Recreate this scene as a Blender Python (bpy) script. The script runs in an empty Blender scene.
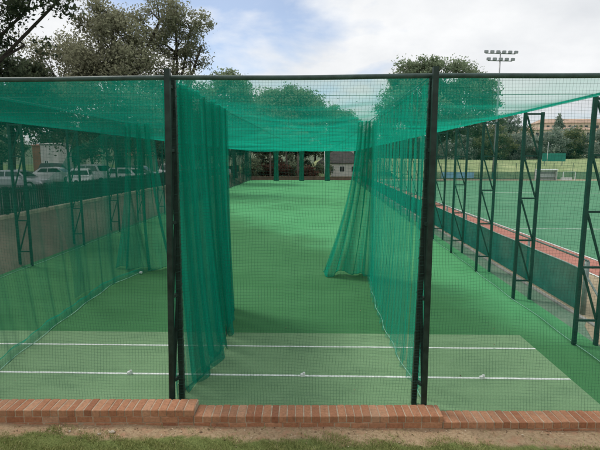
import bpy, math, random
import numpy as np
from mathutils import Vector
R = math.radians
scene = bpy.context.scene
col = scene.collection

# ------------------------------------------------------------------ helpers
def tag(o, label=None, cat=None, group=None, kind=None):
    if label: o['label'] = label
    if cat: o['category'] = cat
    if group: o['group'] = group
    if kind: o['kind'] = kind
    return o

def empty(name, loc=(0, 0, 0), rz=0.0, label=None, cat=None, group=None):
    o = bpy.data.objects.new(name, None)
    col.objects.link(o)
    o.location = loc
    o.rotation_euler = (0, 0, rz)
    o.empty_display_size = 0.2
    return tag(o, label, cat, group)

class MB:
    """collects shapes, then links them as one mesh object"""
    def __init__(s):
        s.v = []; s.f = []; s.sm = []
    def add(s, vs, fs, smooth=False):
        b = len(s.v)
        s.v.extend([tuple(p) for p in vs])
        for f in fs:
            s.f.append(tuple(i + b for i in f)); s.sm.append(smooth)
        return s
    def box(s, x0, x1, y0, y1, z0, z1):
        vs = [(x, y, z) for z in (z0, z1) for y in (y0, y1) for x in (x0, x1)]
        return s.add(vs, [(0, 2, 3, 1), (4, 5, 7, 6), (0, 1, 5, 4), (2, 6, 7, 3), (0, 4, 6, 2), (1, 3, 7, 5)])
    def bevbox(s, c, sx, sy, sz, b=0.01, rz=0.0, jit=None):
        """box with chamfered vertical and top edges"""
        vs = []
        for z, ins in ((-sz / 2, 0), (sz / 2 - b, 0), (sz / 2, b)):
            a, d = sx / 2 - ins, sy / 2 - ins
            k = b * 0.6
            ring = [(-a + k, -d), (a - k, -d), (a, -d + k), (a, d - k), (a - k, d), (-a + k, d), (-a, d - k), (-a, -d + k)]
            for x, y in ring:
                X = c[0] + x * math.cos(rz) - y * math.sin(rz)
                Y = c[1] + x * math.sin(rz) + y * math.cos(rz)
                j = jit() if jit else 0
                vs.append((X + j, Y + j, c[2] + z + j * 0.5))
        fs = [tuple(range(7, -1, -1)), tuple(range(16, 24))]
        for r in (0, 8):
            for i in range(8):
                fs.append((r + i, r + (i + 1) % 8, r + 8 + (i + 1) % 8, r + 8 + i))
        return s.add(vs, fs)
    def bar(s, p, q, w, h=None):
        p = Vector(p); q = Vector(q); h = h or w
        d = (q - p).normalized()
        up = Vector((0, 0, 1)) if abs(d.z) < 0.95 else Vector((0, 1, 0))
        a = d.cross(up).normalized(); b = a.cross(d).normalized()
        vs = []
        for e in (p, q):
            for i, j in ((-1, -1), (1, -1), (1, 1), (-1, 1)):
                vs.append(e + a * (i * w / 2) + b * (j * h / 2))
        return s.add(vs, [(3, 2, 1, 0), (4, 5, 6, 7), (0, 1, 5, 4), (1, 2, 6, 5), (2, 3, 7, 6), (3, 0, 4, 7)])
    def tube(s, pts, r, n=8, cap=True):
        pts = [Vector(p) for p in pts]
        rs = r if isinstance(r, (list, tuple)) else [r] * len(pts)
        rings = []; vs = []
        prev = None
        for i, p in enumerate(pts):
            d = (pts[min(i + 1, len(pts) - 1)] - pts[max(i - 1, 0)])
            if d.length < 1e-9: d = Vector((0, 0, 1))
            d.normalize()
            if prev is None:
                up = Vector((0, 0, 1)) if abs(d.z) < 0.9 else Vector((1, 0, 0))
                a = d.cross(up).normalized()
            else:
                a = (prev - d * prev.dot(d))
                a = a.normalized() if a.length > 1e-6 else d.orthogonal().normalized()
            prev = a
            b = d.cross(a)
            for k in range(n):
                t = 2 * math.pi * k / n
                vs.append(p + (a * math.cos(t) + b * math.sin(t)) * rs[i])
        fs = []
        for i in range(len(pts) - 1):
            for k in range(n):
                fs.append((i * n + k, i * n + (k + 1) % n, (i + 1) * n + (k + 1) % n, (i + 1) * n + k))
        if cap and n > 2:
            fs.append(tuple(range(n - 1, -1, -1)))
            fs.append(tuple(range((len(pts) - 1) * n, len(pts) * n)))
        return s.add(vs, fs, n > 4)
    def grid(s, fn, nu, nv, smooth=True):
        vs = [fn(i / nu, j / nv) for j in range(nv + 1) for i in range(nu + 1)]
        fs = [(j * (nu + 1) + i, j * (nu + 1) + i + 1, (j + 1) * (nu + 1) + i + 1, (j + 1) * (nu + 1) + i) for j in range(nv) for i in range(nu)]
        return s.add(vs, fs, smooth)
    def build(s, name, mat, parent=None):
        me = bpy.data.meshes.new(name)
        me.from_pydata(s.v, [], s.f)
        me.polygons.foreach_set('use_smooth', s.sm)
        me.materials.append(mat)
        me.update()
        o = bpy.data.objects.new(name, me)
        col.objects.link(o)
        if parent: o.parent = parent
        return o

def copy_tree(o, parent=None):
    c = o.copy(); col.objects.link(c)
    if parent: c.parent = parent
    for ch in list(o.children):
        copy_tree(ch, c)
    return c

# ------------------------------------------------------------------ materials
class NT:
    def __init__(s, name):
        s.m = bpy.data.materials.new(name); s.m.use_nodes = True
        s.t = s.m.node_tree; s.t.nodes.clear()
        s.out = s.t.nodes.new('ShaderNodeOutputMaterial')
    def n(s, typ, **kw):
        nd = s.t.nodes.new(typ)
        for k, v in kw.items():
            if k.startswith('i_'):
                key = k[2:]
                key = int(key) if key.isdigit() else key.replace('_', ' ')
                nd.inputs[key].default_value = v
            else: setattr(nd, k, v)
        return nd
    def l(s, a, b): s.t.links.new(a, b)
    def noise(s, scale, detail=4, rough=0.55, coord='Object', vec_scale=None):
        tc = s.n('ShaderNodeTexCoord')
        nz = s.n('ShaderNodeTexNoise', i_Scale=scale, i_Detail=detail, i_Roughness=rough)
        if vec_scale:
            mp = s.n('ShaderNodeMapping'); mp.inputs['Scale'].default_value = vec_scale
            s.l(tc.outputs[coord], mp.inputs[0]); s.l(mp.outputs[0], nz.inputs['Vector'])
        else:
            s.l(tc.outputs[coord], nz.inputs['Vector'])
        return nz
    def ramp(s, fac, stops):
        r = s.n('ShaderNodeValToRGB')
        e = r.color_ramp.elements
        while len(e) > 1: e.remove(e[-1])
        e[0].position, c = stops[0][0], stops[0][1]; e[0].color = tuple(c) + (1,) if len(c) == 3 else c
        for p, c in stops[1:]:
            k = e.new(p); k.color = tuple(c) + (1,) if len(c) == 3 else c
        s.l(fac, r.inputs[0])
        return r.outputs[0]
    def mix(s, fac, a, b, mode='MIX'):
        m = s.n('ShaderNodeMix', data_type='RGBA', blend_type=mode)
        for sock, v in ((m.inputs[0], fac), (m.inputs[6], a), (m.inputs[7], b)):
            if hasattr(v, 'is_output'): s.l(v, sock)
            elif isinstance(v, (int, float)): sock.default_value = v
            else: sock.default_value = tuple(v) + (1,) if len(v) == 3 else v
        return m.outputs[2]
    def math(s, op, a, b=None):
        m = s.n('ShaderNodeMath', operation=op)
        for i, v in enumerate((a, b)):
            if v is None: continue
            if hasattr(v, 'is_output'): s.l(v, m.inputs[i])
            else: m.inputs[i].default_value = v
        return m.outputs[0]
    def bsdf(s, color, rough=0.8, metal=0.0, bump=None, bstr=0.3, bdist=0.01, spec=0.3):
        b = s.n('ShaderNodeBsdfPrincipled')
        if hasattr(color, 'is_output'): s.l(color, b.inputs['Base Color'])
        else: b.inputs['Base Color'].default_value = tuple(color) + (1,)
        if hasattr(rough, 'is_output'): s.l(rough, b.inputs['Roughness'])
        else: b.inputs['Roughness'].default_value = rough
        b.inputs['Metallic'].default_value = metal
        b.inputs['Specular IOR Level'].default_value = spec
        if bump is not None:
            bp = s.n('ShaderNodeBump', i_Strength=bstr, i_Distance=bdist)
            s.l(bump, bp.inputs['Height']); s.l(bp.outputs[0], b.inputs['Normal'])
        s.l(b.outputs[0], s.out.inputs[0])
        return b

def plain(name, c, rough=0.7, var=0.2, scale=3.0, metal=0.0, spec=0.3):
    t = NT(name)
    nz = t.noise(scale, 5)
    a = tuple(x * (1 - var) for x in c); b = tuple(min(1, x * (1 + var)) for x in c)
    t.bsdf(t.ramp(nz.outputs[0], [(0.3, a), (0.7, b)]), rough, metal, spec=spec)
    return t.m

def net_mat(name, c, cover, trans=0.45, vary=0.25, nscale=1.5, vstretch=(1, 1, 1), floor=0.012, tree_shade=None):
    """woven netting: the share of light the threads stop grows with the slant at which they are seen"""
    t = NT(name)
    g = t.n('ShaderNodeNewGeometry')
    d = t.n('ShaderNodeVectorMath', operation='DOT_PRODUCT')
    t.l(g.outputs['Incoming'], d.inputs[0]); t.l(g.outputs['Normal'], d.inputs[1])
    cs = t.math('MAXIMUM', t.math('ABSOLUTE', d.outputs['Value']), floor)
    nz = t.noise(nscale, 5, 0.6, vec_scale=vstretch)
    k = t.math('MULTIPLY_ADD', nz.outputs[0], 4 * vary)
    k.node.inputs[2].default_value = 1 - 2 * vary
    ex = t.math('DIVIDE', k, cs)
    T = t.math('POWER', 1 - cover, ex)
    nz2 = t.noise(nscale * 2.3, 4, 0.6, vec_scale=vstretch)
    colr = t.ramp(nz2.outputs[0], [(0.3, tuple(x * 0.8 for x in c)), (0.7, tuple(x * 1.2 for x in c))])
    if tree_shade:      # big tree's shade on the near left of the sheet, painted into its colour
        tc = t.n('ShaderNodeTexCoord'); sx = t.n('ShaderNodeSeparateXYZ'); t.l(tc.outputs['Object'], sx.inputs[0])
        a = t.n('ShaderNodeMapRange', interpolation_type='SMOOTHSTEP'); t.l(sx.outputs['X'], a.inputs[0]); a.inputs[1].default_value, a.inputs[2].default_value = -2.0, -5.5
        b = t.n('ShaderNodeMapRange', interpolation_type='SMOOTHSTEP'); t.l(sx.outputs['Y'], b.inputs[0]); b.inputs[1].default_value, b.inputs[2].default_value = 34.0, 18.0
        colr = t.mix(t.math('MULTIPLY', a.outputs[0], b.outputs[0]), colr, tree_shade)
    df = t.n('ShaderNodeBsdfDiffuse'); tl = t.n('ShaderNodeBsdfTranslucent')
    t.l(colr, df.inputs[0]); t.l(colr, tl.inputs[0])
    m1 = t.n('ShaderNodeMixShader', i_0=trans); t.l(df.outputs[0], m1.inputs[1]); t.l(tl.outputs[0], m1.inputs[2])
    tr = t.n('ShaderNodeBsdfTransparent')
    m2 = t.n('ShaderNodeMixShader'); t.l(T, m2.inputs[0]); t.l(m1.outputs[0], m2.inputs[1]); t.l(tr.outputs[0], m2.inputs[2])
    t.l(m2.outputs[0], t.out.inputs[0])
    return t.m

def leaf_mat(name, dark, light, trans=0.25):
    t = NT(name)
    at = t.n('ShaderNodeAttribute', attribute_name='tone')
    c = t.ramp(at.outputs['Fac'], [(0.0, dark), (1.0, light)])
    df = t.n('ShaderNodeBsdfDiffuse'); tl = t.n('ShaderNodeBsdfTranslucent')
    t.l(c, df.inputs[0]); t.l(c, tl.inputs[0])
    m1 = t.n('ShaderNodeMixShader', i_0=trans); t.l(df.outputs[0], m1.inputs[1]); t.l(tl.outputs[0], m1.inputs[2])
    t.l(m1.outputs[0], t.out.inputs[0])
    return t.m

M = {}
M['steel'] = plain('dark_green_paint', (0.016, 0.032, 0.025), 0.42, 0.5, 7)
M['steel_green'] = plain('green_paint', (0.012, 0.06, 0.045), 0.55, 0.3, 6)
M['rail'] = plain('top_rail_paint', (0.05, 0.085, 0.075), 0.5, 0.3, 8)
M['galv'] = plain('galvanised_steel', (0.22, 0.27, 0.25), 0.45, 0.2, 8, 0.3)
M['rope'] = plain('pale_rope', (0.35, 0.62, 0.5), 0.9, 0.25, 20)
M['strand'] = plain('net_twine', (0.016, 0.065, 0.048), 0.9, 0.3, 10)
M['white'] = plain('white_paint', (0.78, 0.8, 0.78), 0.6, 0.08, 4)
M['concrete'] = plain('concrete', (0.3, 0.29, 0.27), 0.9, 0.2, 2)
M['net_roof'] = net_mat('roof_netting', (0.010, 0.38, 0.255), 0.076, 0.6, 0.07, 0.25, tree_shade=(0.006, 0.21, 0.14))
M['net_div'] = net_mat('divider_netting', (0.012, 0.42, 0.285), 0.17, 0.5, 0.16, 1.2, (1, 3, 0.3), 0.10)
M['net_dense'] = net_mat('folded_netting', (0.007, 0.30, 0.20), 0.42, 0.4, 0.12, 1.2, (1, 3, 0.3), 0.48)
M['net_bundle'] = net_mat('gathered_netting', (0.010, 0.40, 0.26), 0.55, 0.45, 0.12, 1.6, (2, 2, 0.3), 0.32)
M['net_side'] = net_mat('side_netting', (0.006, 0.16, 0.11), 0.05, 0.4, 0.25, 0.8)
M['net_left'] = net_mat('dark_side_netting', (0.005, 0.11, 0.075), 0.125, 0.35, 0.15, 0.8)
M['net_thin'] = net_mat('thin_divider_netting', (0.005, 0.165, 0.11), 0.165, 0.35, 0.12, 0.8)
M['net_side2'] = net_mat('spare_netting', (0.006, 0.20, 0.135), 0.17, 0.4, 0.12, 0.8, (1, 2, .4), 0.22)
M['hem_dark'] = plain('dark_hem', (0.008, 0.12, 0.08), 0.9, 0.3, 6)
M['shade'] = net_mat('shade_cloth', (0.018, 0.18, 0.14), 0.66, 0.3, 0.16, 1.3)

# ---- artificial turf
def turf_material(name, tones, yzone=None, streak=True, bump=0.4):
    t = NT(name)
    big = t.noise(0.35, 6, 0.6)
    st = t.noise(1.0, 5, 0.6, vec_scale=(0.35, 3.0, 1))
    fine = t.noise(42, 6, 0.75)
    f = t.math('ADD', t.math('MULTIPLY', big.outputs[0], 0.6), t.math('MULTIPLY', st.outputs[0], 0.4))
    c = t.ramp(f, [(0.38, tones[0]), (0.62, tones[1])])
    if yzone:  # shade over the near lanes is put into the turf colour
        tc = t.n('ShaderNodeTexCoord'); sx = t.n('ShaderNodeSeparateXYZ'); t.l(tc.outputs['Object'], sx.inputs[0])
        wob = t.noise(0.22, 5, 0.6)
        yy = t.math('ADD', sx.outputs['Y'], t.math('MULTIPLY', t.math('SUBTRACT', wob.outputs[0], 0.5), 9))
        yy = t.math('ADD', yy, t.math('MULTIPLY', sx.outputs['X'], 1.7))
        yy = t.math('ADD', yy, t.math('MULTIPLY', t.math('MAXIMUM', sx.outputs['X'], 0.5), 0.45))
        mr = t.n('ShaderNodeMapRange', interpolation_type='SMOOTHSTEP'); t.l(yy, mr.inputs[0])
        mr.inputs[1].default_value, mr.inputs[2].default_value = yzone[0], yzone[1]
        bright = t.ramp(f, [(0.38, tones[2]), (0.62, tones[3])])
        # a band of shade farther up the lane, painted as darker turf
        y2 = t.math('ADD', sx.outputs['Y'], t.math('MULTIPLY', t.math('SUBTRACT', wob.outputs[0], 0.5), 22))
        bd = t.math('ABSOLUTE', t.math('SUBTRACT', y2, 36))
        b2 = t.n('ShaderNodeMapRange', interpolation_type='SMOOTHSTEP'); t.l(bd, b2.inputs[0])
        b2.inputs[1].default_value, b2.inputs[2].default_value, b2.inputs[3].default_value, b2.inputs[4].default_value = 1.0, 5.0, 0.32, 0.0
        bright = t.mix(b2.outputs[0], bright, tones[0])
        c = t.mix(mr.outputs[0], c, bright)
    if not yzone and bump > .2:
        w1 = t.noise(0.9, 6, 0.7, vec_scale=(1, 2.2, 1)); w2 = t.noise(5, 5, 0.75)
        c = t.mix(t.ramp(w1.outputs[0], [(0.5, (0, 0, 0)), (0.68, (0.5, 0.5, 0.5))]), c, (0.115, 0.21, 0.115))
        c = t.mix(t.ramp(w2.outputs[0], [(0.60, (0, 0, 0)), (0.72, (0.4, 0.4, 0.4))]), c, (0.20, 0.27, 0.18))
    c = t.mix(0.55, c, t.ramp(fine.outputs[0], [(0.3, (0.33, 0.33, 0.33)), (0.7, (0.68, 0.68, 0.66))]), 'OVERLAY')
    t.bsdf(c, 0.9, 0, fine.outputs[0], bump, 0.01, 0.1)
    return t.m
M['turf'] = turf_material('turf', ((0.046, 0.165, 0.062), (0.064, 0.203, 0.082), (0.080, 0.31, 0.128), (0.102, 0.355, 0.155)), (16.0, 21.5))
M['slab'] = turf_material('worn_turf', ((0.165, 0.285, 0.15), (0.205, 0.335, 0.185)), None)
M['field'] = turf_material('hockey_turf', ((0.075, 0.225, 0.125), (0.12, 0.29, 0.17)), None, bump=0.1)

t = NT('painted_line'); nz = t.noise(14, 4, 0.7)
t.bsdf(t.ramp(nz.outputs[0], [(0.28, (0.26, 0.38, 0.27)), (0.42, (0.62, 0.68, 0.62)), (0.6, (0.8, 0.83, 0.79))]), 0.8, 0, nz.outputs[0], 0.2); M['line'] = t.m

t = NT('brick'); at = t.n('ShaderNodeAttribute', attribute_name='tone')
nz = t.noise(30, 6, 0.65); big = t.noise(2.2, 4)
c = t.ramp(at.outputs['Fac'], [(0.0, (0.22, 0.092, 0.058)), (0.35, (0.36, 0.155, 0.085)), (0.7, (0.47, 0.235, 0.135)), (1.0, (0.54, 0.34, 0.23))])
c = t.mix(0.55, c, t.ramp(nz.outputs[0], [(0.25, (0.25, 0.23, 0.22)), (0.5, (0.5, 0.5, 0.5)), (0.75, (0.72, 0.71, 0.7))]), 'OVERLAY')
c = t.mix(t.ramp(big.outputs[0], [(0.52, (0, 0, 0)), (0.7, (0.35, 0.35, 0.35))]), c, (0.30, 0.22, 0.15))
st = t.noise(9, 6, 0.75)
c = t.mix(t.ramp(st.outputs[0], [(0.56, (0, 0, 0)), (0.68, (0.55, 0.55, 0.55))]), c, (0.16, 0.115, 0.08))
c = t.mix(t.ramp(st.outputs[0], [(0.28, (0.45, 0.45, 0.45)), (0.40, (0, 0, 0))]), c, (0.52, 0.42, 0.32))
t.bsdf(c, 0.92, 0, nz.outputs[0], 0.6, 0.006, 0.15); M['brick'] = t.m
M['mortar'] = plain('mortar', (0.46, 0.35, 0.25), 0.95, 0.25, 12)

t = NT('lawn_soil')
tc = t.n('ShaderNodeTexCoord'); sx = t.n('ShaderNodeSeparateXYZ'); t.l(tc.outputs['Object'], sx.inputs[0])
n1 = t.noise(1.6, 6, 0.7); n2 = t.noise(28, 5, 0.7); n3 = t.noise(7, 4, 0.6)
soil = t.ramp(n2.outputs[0], [(0.25, (0.22, 0.155, 0.09)), (0.5, (0.42, 0.30, 0.185)), (0.75, (0.54, 0.42, 0.27))])
soil = t.mix(t.ramp(n3.outputs[0], [(0.5, (0, 0, 0)), (0.70, (0.6, 0.6, 0.6))]), soil, (0.42, 0.20, 0.125))
grs = t.ramp(n2.outputs[0], [(0.3, (0.10, 0.13, 0.04)), (0.7, (0.22, 0.25, 0.085))])
yy = t.math('ADD', sx.outputs['Y'], t.math('MULTIPLY', t.math('SUBTRACT', n1.outputs[0], 0.5), 0.55))
yy = t.math('SUBTRACT', yy, t.math('MULTIPLY', sx.outputs['X'], 0.02))
mr = t.n('ShaderNodeMapRange', interpolation_type='SMOOTHSTEP'); t.l(yy, mr.inputs[0])
mr.inputs[1].default_value, mr.inputs[2].default_value = 5.17, 5.30
t.bsdf(t.mix(mr.outputs[0], grs, soil), 0.95, 0, n2.outputs[0], 0.8, 0.02, 0.1); M['lawn'] = t.m

t = NT('grass_blades'); at = t.n('ShaderNodeAttribute', attribute_name='tone')
c = t.ramp(at.outputs['Fac'], [(0, (0.14, 0.165, 0.05)), (0.5, (0.30, 0.33, 0.115)), (0.8, (0.42, 0.42, 0.16)), (1.0, (0.56, 0.48, 0.27))])
t.bsdf(c, 0.8, spec=0.15); M['blades'] = t.m

def ground_mat(name, a, b, scale=0.3, fine=4):
    t = NT(name); n1 = t.noise(scale, 6, 0.65); n2 = t.noise(fine, 5, 0.7)
    f = t.math('ADD', t.math('MULTIPLY', n1.outputs[0], 0.6), t.math('MULTIPLY', n2.outputs[0], 0.4))
    t.bsdf(t.ramp(f, [(0.36, a), (0.64, b)]), 0.95, 0, n2.outputs[0], 0.4, 0.03, 0.1); return t.m
M['ground'] = ground_mat('rough_grass', (0.07, 0.11, 0.035), (0.14, 0.19, 0.07), 0.05, 0.8)
M['bank'] = ground_mat('bank_grass', (0.15, 0.23, 0.10), (0.38, 0.43, 0.22), 0.10, 0.4)
M['earth'] = ground_mat('brown_earth', (0.125, 0.11, 0.082), (0.19, 0.165, 0.125), 0.5, 6)
M['sand'] = ground_mat('sandy_soil', (0.3, 0.24, 0.16), (0.46, 0.38, 0.26), 1.2, 12)
M['apron'] = ground_mat('mossy_concrete', (0.09, 0.19, 0.125), (0.22, 0.29, 0.215), 1.0, 9)
M['track'] = ground_mat('red_track', (0.38, 0.16, 0.13), (0.50, 0.23, 0.18), 0.8, 8)
M['asphalt'] = ground_mat('asphalt', (0.045, 0.046, 0.045), (0.08, 0.08, 0.075), 0.4, 10)
M['kerb'] = plain('kerb_stone', (0.40, 0.34, 0.25), 0.9, 0.2, 3)
M['bark'] = plain('bark', (0.045, 0.036, 0.03), 0.95, 0.4, 5)
M['bark_pale'] = plain('pale_bark', (0.16, 0.13, 0.11), 0.95, 0.3, 3)
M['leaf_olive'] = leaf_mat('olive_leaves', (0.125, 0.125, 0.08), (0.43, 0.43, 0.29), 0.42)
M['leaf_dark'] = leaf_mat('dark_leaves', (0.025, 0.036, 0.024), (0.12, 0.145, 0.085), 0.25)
M['leaf_mid'] = leaf_mat('green_leaves', (0.12, 0.155, 0.10), (0.36, 0.43, 0.27), 0.35)  # tones lifted to put haze into the leaf colour
M['leaf_far'] = leaf_mat('far_leaves', (0.20, 0.25, 0.21), (0.40, 0.46, 0.38), 0.35)  # distance haze painted in as paler, greyer leaves
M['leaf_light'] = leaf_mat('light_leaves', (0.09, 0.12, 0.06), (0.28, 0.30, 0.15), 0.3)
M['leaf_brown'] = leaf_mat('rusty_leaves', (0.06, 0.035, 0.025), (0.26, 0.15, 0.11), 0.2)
M['plaster'] = plain('white_plaster', (0.72, 0.7, 0.64), 0.9, 0.1, 1)
M['cream'] = plain('cream_plaster', (0.72, 0.60, 0.46), 0.9, 0.12, 0.2)
M['redbrown'] = plain('brown_render', (0.32, 0.15, 0.10), 0.9, 0.2, 1)
M['tile_dark'] = plain('dark_roof_tiles', (0.06, 0.06, 0.055), 0.8, 0.35, 1.5)
M['tile_red'] = plain('red_roof_tiles', (0.36, 0.15, 0.11), 0.85, 0.25, 1.5)
M['tile_brown'] = plain('brown_roof_tiles', (0.46, 0.32, 0.24), 0.85, 0.25, 0.3)
M['glass'] = plain('window_glass', (0.02, 0.028, 0.03), 0.12, 0.2, 1, 0, 0.6)
M['car_white'] = plain('white_car_paint', (0.86, 0.87, 0.86), 0.25, 0.03, 1, 0, 0.6)
M['car_silver'] = plain('silver_car_paint', (0.42, 0.44, 0.45), 0.3, 0.05, 1, 0.5, 0.6)
M['car_dark'] = plain('dark_car_paint', (0.03, 0.035, 0.045), 0.25, 0.1, 1, 0.2, 0.6)
M['rubber'] = plain('rubber', (0.02, 0.02, 0.02), 0.8, 0.2, 4)
M['lamp_red'] = plain('red_lens', (0.35, 0.02, 0.02), 0.3, 0.1)
M['lamp_clear'] = plain('clear_lens', (0.7, 0.72, 0.72), 0.15, 0.1)
M['lamp_head'] = plain('floodlight_metal', (0.33, 0.34, 0.35), 0.4, 0.15, 3, 0.3)
M['blue'] = plain('blue_sheet', (0.2, 0.42, 0.55), 0.7, 0.15, 1)
M['tealboard'] = plain('teal_board', (0.03, 0.24, 0.19), 0.7, 0.15, 1)
M['hedge'] = leaf_mat('hedge_leaves', (0.012, 0.03, 0.015), (0.05, 0.09, 0.045), 0.15)

# ------------------------------------------------------------------ setting
def xl(y): return -9.1 - 0.025 * (y - 14)     # line of the truss frames left
def xr(y): return 4.70 + 0.010 * (y - 8.3)    # and right
Y_END = 70.0

def sheet(name, pts, z, mat, parent=None):
    m = MB(); m.add([(p[0], p[1], (p[2] if len(p) > 2 else z)) for p in pts], [tuple(range(len(pts)))])
    o = m.build(name, mat); tag(o, kind='structure'); return o

sheet('ground', [(-2500, -600), (2500, -600), (2500, 4000), (-2500, 4000)], -0.28, M['ground'])
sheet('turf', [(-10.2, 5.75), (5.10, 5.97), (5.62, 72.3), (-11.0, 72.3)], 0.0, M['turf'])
sheet('worn_turf_strip', [(-9.0, 5.66), (3.93, 5.93), (3.90, 8.72), (-9.0, 8.50)], 0.004, M['slab'])
sheet('painted_line', [(-9, 6.72), (3.91, 6.885), (3.91, 6.938), (-9, 6.772)], 0.008, M['line'])
sheet('painted_line', [(-9, 7.82), (3.905, 8.045), (3.905, 8.095), (-9, 7.868)], 0.008, M['line'])
sheet('concrete_apron', [(5.103, 5.97), (5.66, 5.97), (6.1, 72.3), (5.623, 72.3)], -0.006, M['apron'])
sheet('sandy_ground', [(5.664, 4.2), (40, 4.2), (40, 72.3), (6.104, 72.3)], -0.03, M['sand'])
sheet('sandy_ground', [(5.12, 6.0), (5.657, 6.0), (5.662, 9.6), (5.45, 9.3), (5.2, 8.6), (5.13, 8.0)], 0.0, M['sand'])
# red track strip with pale edging
sheet('red_track', [(8.20, 5), (9.40, 5), (8.95, 72.3), (8.2, 72.3)], -0.020, M['track'])
sheet('painted_line', [(9.42, 5), (9.51, 5), (9.06, 72.3), (8.97, 72.3)], -0.016, M['line'])
sheet('painted_line', [(8.10, 5), (8.18, 5), (8.18, 72.3), (8.10, 72.3)], -0.016, M['line'])
sheet('hockey_field', [(9.525, 5), (75, 5), (75, 72), (9.08, 72)], -0.012, M['field'])
# field lines
sheet('painted_line', [(9.5, 22.75), (75, 21.0), (75, 21.10), (9.5, 22.85)], -0.006, M['line'])
sheet('painted_line', [(16.5, 46.9), (75, 43.5), (75, 43.65), (16.5, 47.05)], -0.006, M['line'])
# lawn bank in the foreground, rising behind the camera
def lawn_z(x, y):
    base = -0.05 - 0.013 * x
    base = max(-0.14, min(0.02, base))
    up = max(0.0, 5.0 - y)
    z = base + 0.37 * up * min(1, up / 0.9 + 0.25)
    if y < 1.5: z = base + 0.37 * 3.5 + 0.02 * (1.5 - y)
    return z + 0.014 * math.sin(x * 5.1 + y * 3) * math.sin(y * 7.7 - x * 2.3)
m = MB(); m.grid(lambda u, v: ((u - .5) * 44, -14 + v * 19.62 + 0.042 * (u - .5) * 44 * v, lawn_z((u - .5) * 44, -14 + v * 19.62)), 260, 200)
tag(m.build('lawn', M['lawn']), kind='structure')

# brown earth bank and car park at left
m = MB()
def ebank(u, v):
    y = 2 + v * 72
    x0 = xl(y) - 0.25; x1 = -12.0 - 0.012 * (y - 14)
    x = x0 + (x1 - x0) * u
    return (x, y, -0.02 + 1.1 * (u ** 0.85) + 0.03 * math.sin(y * 1.7 + u * 4) * math.sin(math.pi * u))
m.grid(ebank, 10, 120); tag(m.build('earth_bank', M['earth']), kind='structure')
m = MB()
ys = [2 + 2.4 * i for i in range(31)]
for a, b in zip(ys[:-1], ys[1:]):
    xa = -12.0 - 0.012 * (a - 14); xb = -12.0 - 0.012 * (b - 14)
    m.add([(xa, a, 1.02), (xa, b - .012, 1.02), (xa, b - .012, 1.2), (xa, a, 1.2), (xa - .3, a, 1.02), (xa - .3, b - .012, 1.02), (xa - .3, b - .012, 1.2), (xa - .3, a, 1.2)],
          [(0, 1, 2, 3), (3, 2, 6, 7), (7, 6, 5, 4), (0, 3, 7, 4), (1, 5, 6, 2)])
tag(m.build('kerb', M['kerb']), kind='structure')
sheet('car_park', [(-120, -5), (-12.25, -5), (-13.0, 74), (-120, 90)], 1.10, M['asphalt'])
sheet('verge', [(-160, 90), (-13.2, 74.2), (-13.2, 110), (-160, 160)], 1.12, M['ground'])
# grassy bank beyond the hockey field
m = MB()
def fbank(u, v):
    x = 14 + u * 150; y = 77 + v * 50
    s = v * v * (3 - 2 * v)
    z = -0.25 + 3.35 * min(1, s * 1.25) + 0.25 * math.sin(x * .11) * s
    return (x, y - 6 * u * 0, z)
m.grid(fbank, 60, 30); tag(m.build('grass_bank', M['bank']), kind='structure')
sheet('far_path', [(6.2, 72.4), (90, 72.2), (90, 76.9), (6.2, 76.9)], -0.02, M['sand'])
# distant hill
m = MB()
m.grid(lambda u, v: (-900 + 2400 * u, 260 + 900 * v, -0.4 + 26 * math.sin(min(1, v * 1.6) * math.pi / 2) * (0.55 + 0.45 * math.sin(u * 5 + 1.0))), 60, 20)
tag(m.build('hill', ground_mat('hill_cover', (0.07, 0.10, 0.06), (0.13, 0.16, 0.10), 0.01, 0.06)), kind='structure')

# ------------------------------------------------------------------ tone-carrying meshes
def tone_attr(me, tones):
    a = me.attributes.new('tone', 'FLOAT', 'FACE')
    a.data.foreach_set('value', np.asarray(tones, dtype=np.float32))

def np_mesh(name, V, nper, mat, tones, parent=None):
    n = len(V) // nper
    me = bpy.data.meshes.new(name)
    me.vertices.add(len(V)); me.vertices.foreach_set('co', V.astype(np.float32).ravel())
    me.loops.add(len(V)); me.loops.foreach_set('vertex_index', np.arange(len(V), dtype=np.int32))
    me.polygons.add(n); me.polygons.foreach_set('loop_start', (np.arange(n) * nper).astype(np.int32))
    me.polygons.foreach_set('loop_total', np.full(n, nper, dtype=np.int32))
    me.update(calc_edges=True)
    tone_attr(me, tones)
    me.materials.append(mat)
    o = bpy.data.objects.new(name, me); col.objects.link(o)
    if parent: o.parent = parent
    return o

# ---- brick wall
rnd = random.Random(4)
def wy(x): return 5.545 + 0.042 * x           # front face line
wall = empty('brick_wall', (0, wy(0), 0), 0, 'low red brick kerb wall stepping down in three levels along the lawn', 'wall')
rz = math.atan(0.042)
def bricks(name, x0, x1, top, pitch, depth, h, setback):
    m = MB(); tones = []
    x = x0
    while x < x1 - 0.02:
        w = pitch * rnd.uniform(0.93, 1.06)
        w = min(w, x1 - x)
        if x1 - (x + w) < pitch * 0.4: w = x1 - x
        cx = x + w / 2
        d = depth * rnd.uniform(0.985, 1.015)
        nf = len(m.f)
        m.bevbox((cx, wy(cx) - wy(0) + setback + depth / 2 + rnd.uniform(-.004, .004), top - h / 2 + rnd.uniform(-.003, .003)), w - 0.013, d, h, 0.007,
                 rz + rnd.uniform(-.018, .018), lambda: rnd.uniform(-.0012, .0012))
        tn = min(1, max(0, rnd.gauss(0.56, 0.15)))
        tones += [tn] * (len(m.f) - nf)
        x += w
    o = m.build(name, M['brick'], wall)
    tone_attr(o.data, tones)
    return o
secs = ((-9.0, -1.60, 0.19), (-1.60, 1.62, 0.105), (1.62, 9.0, 0.02))
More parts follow.
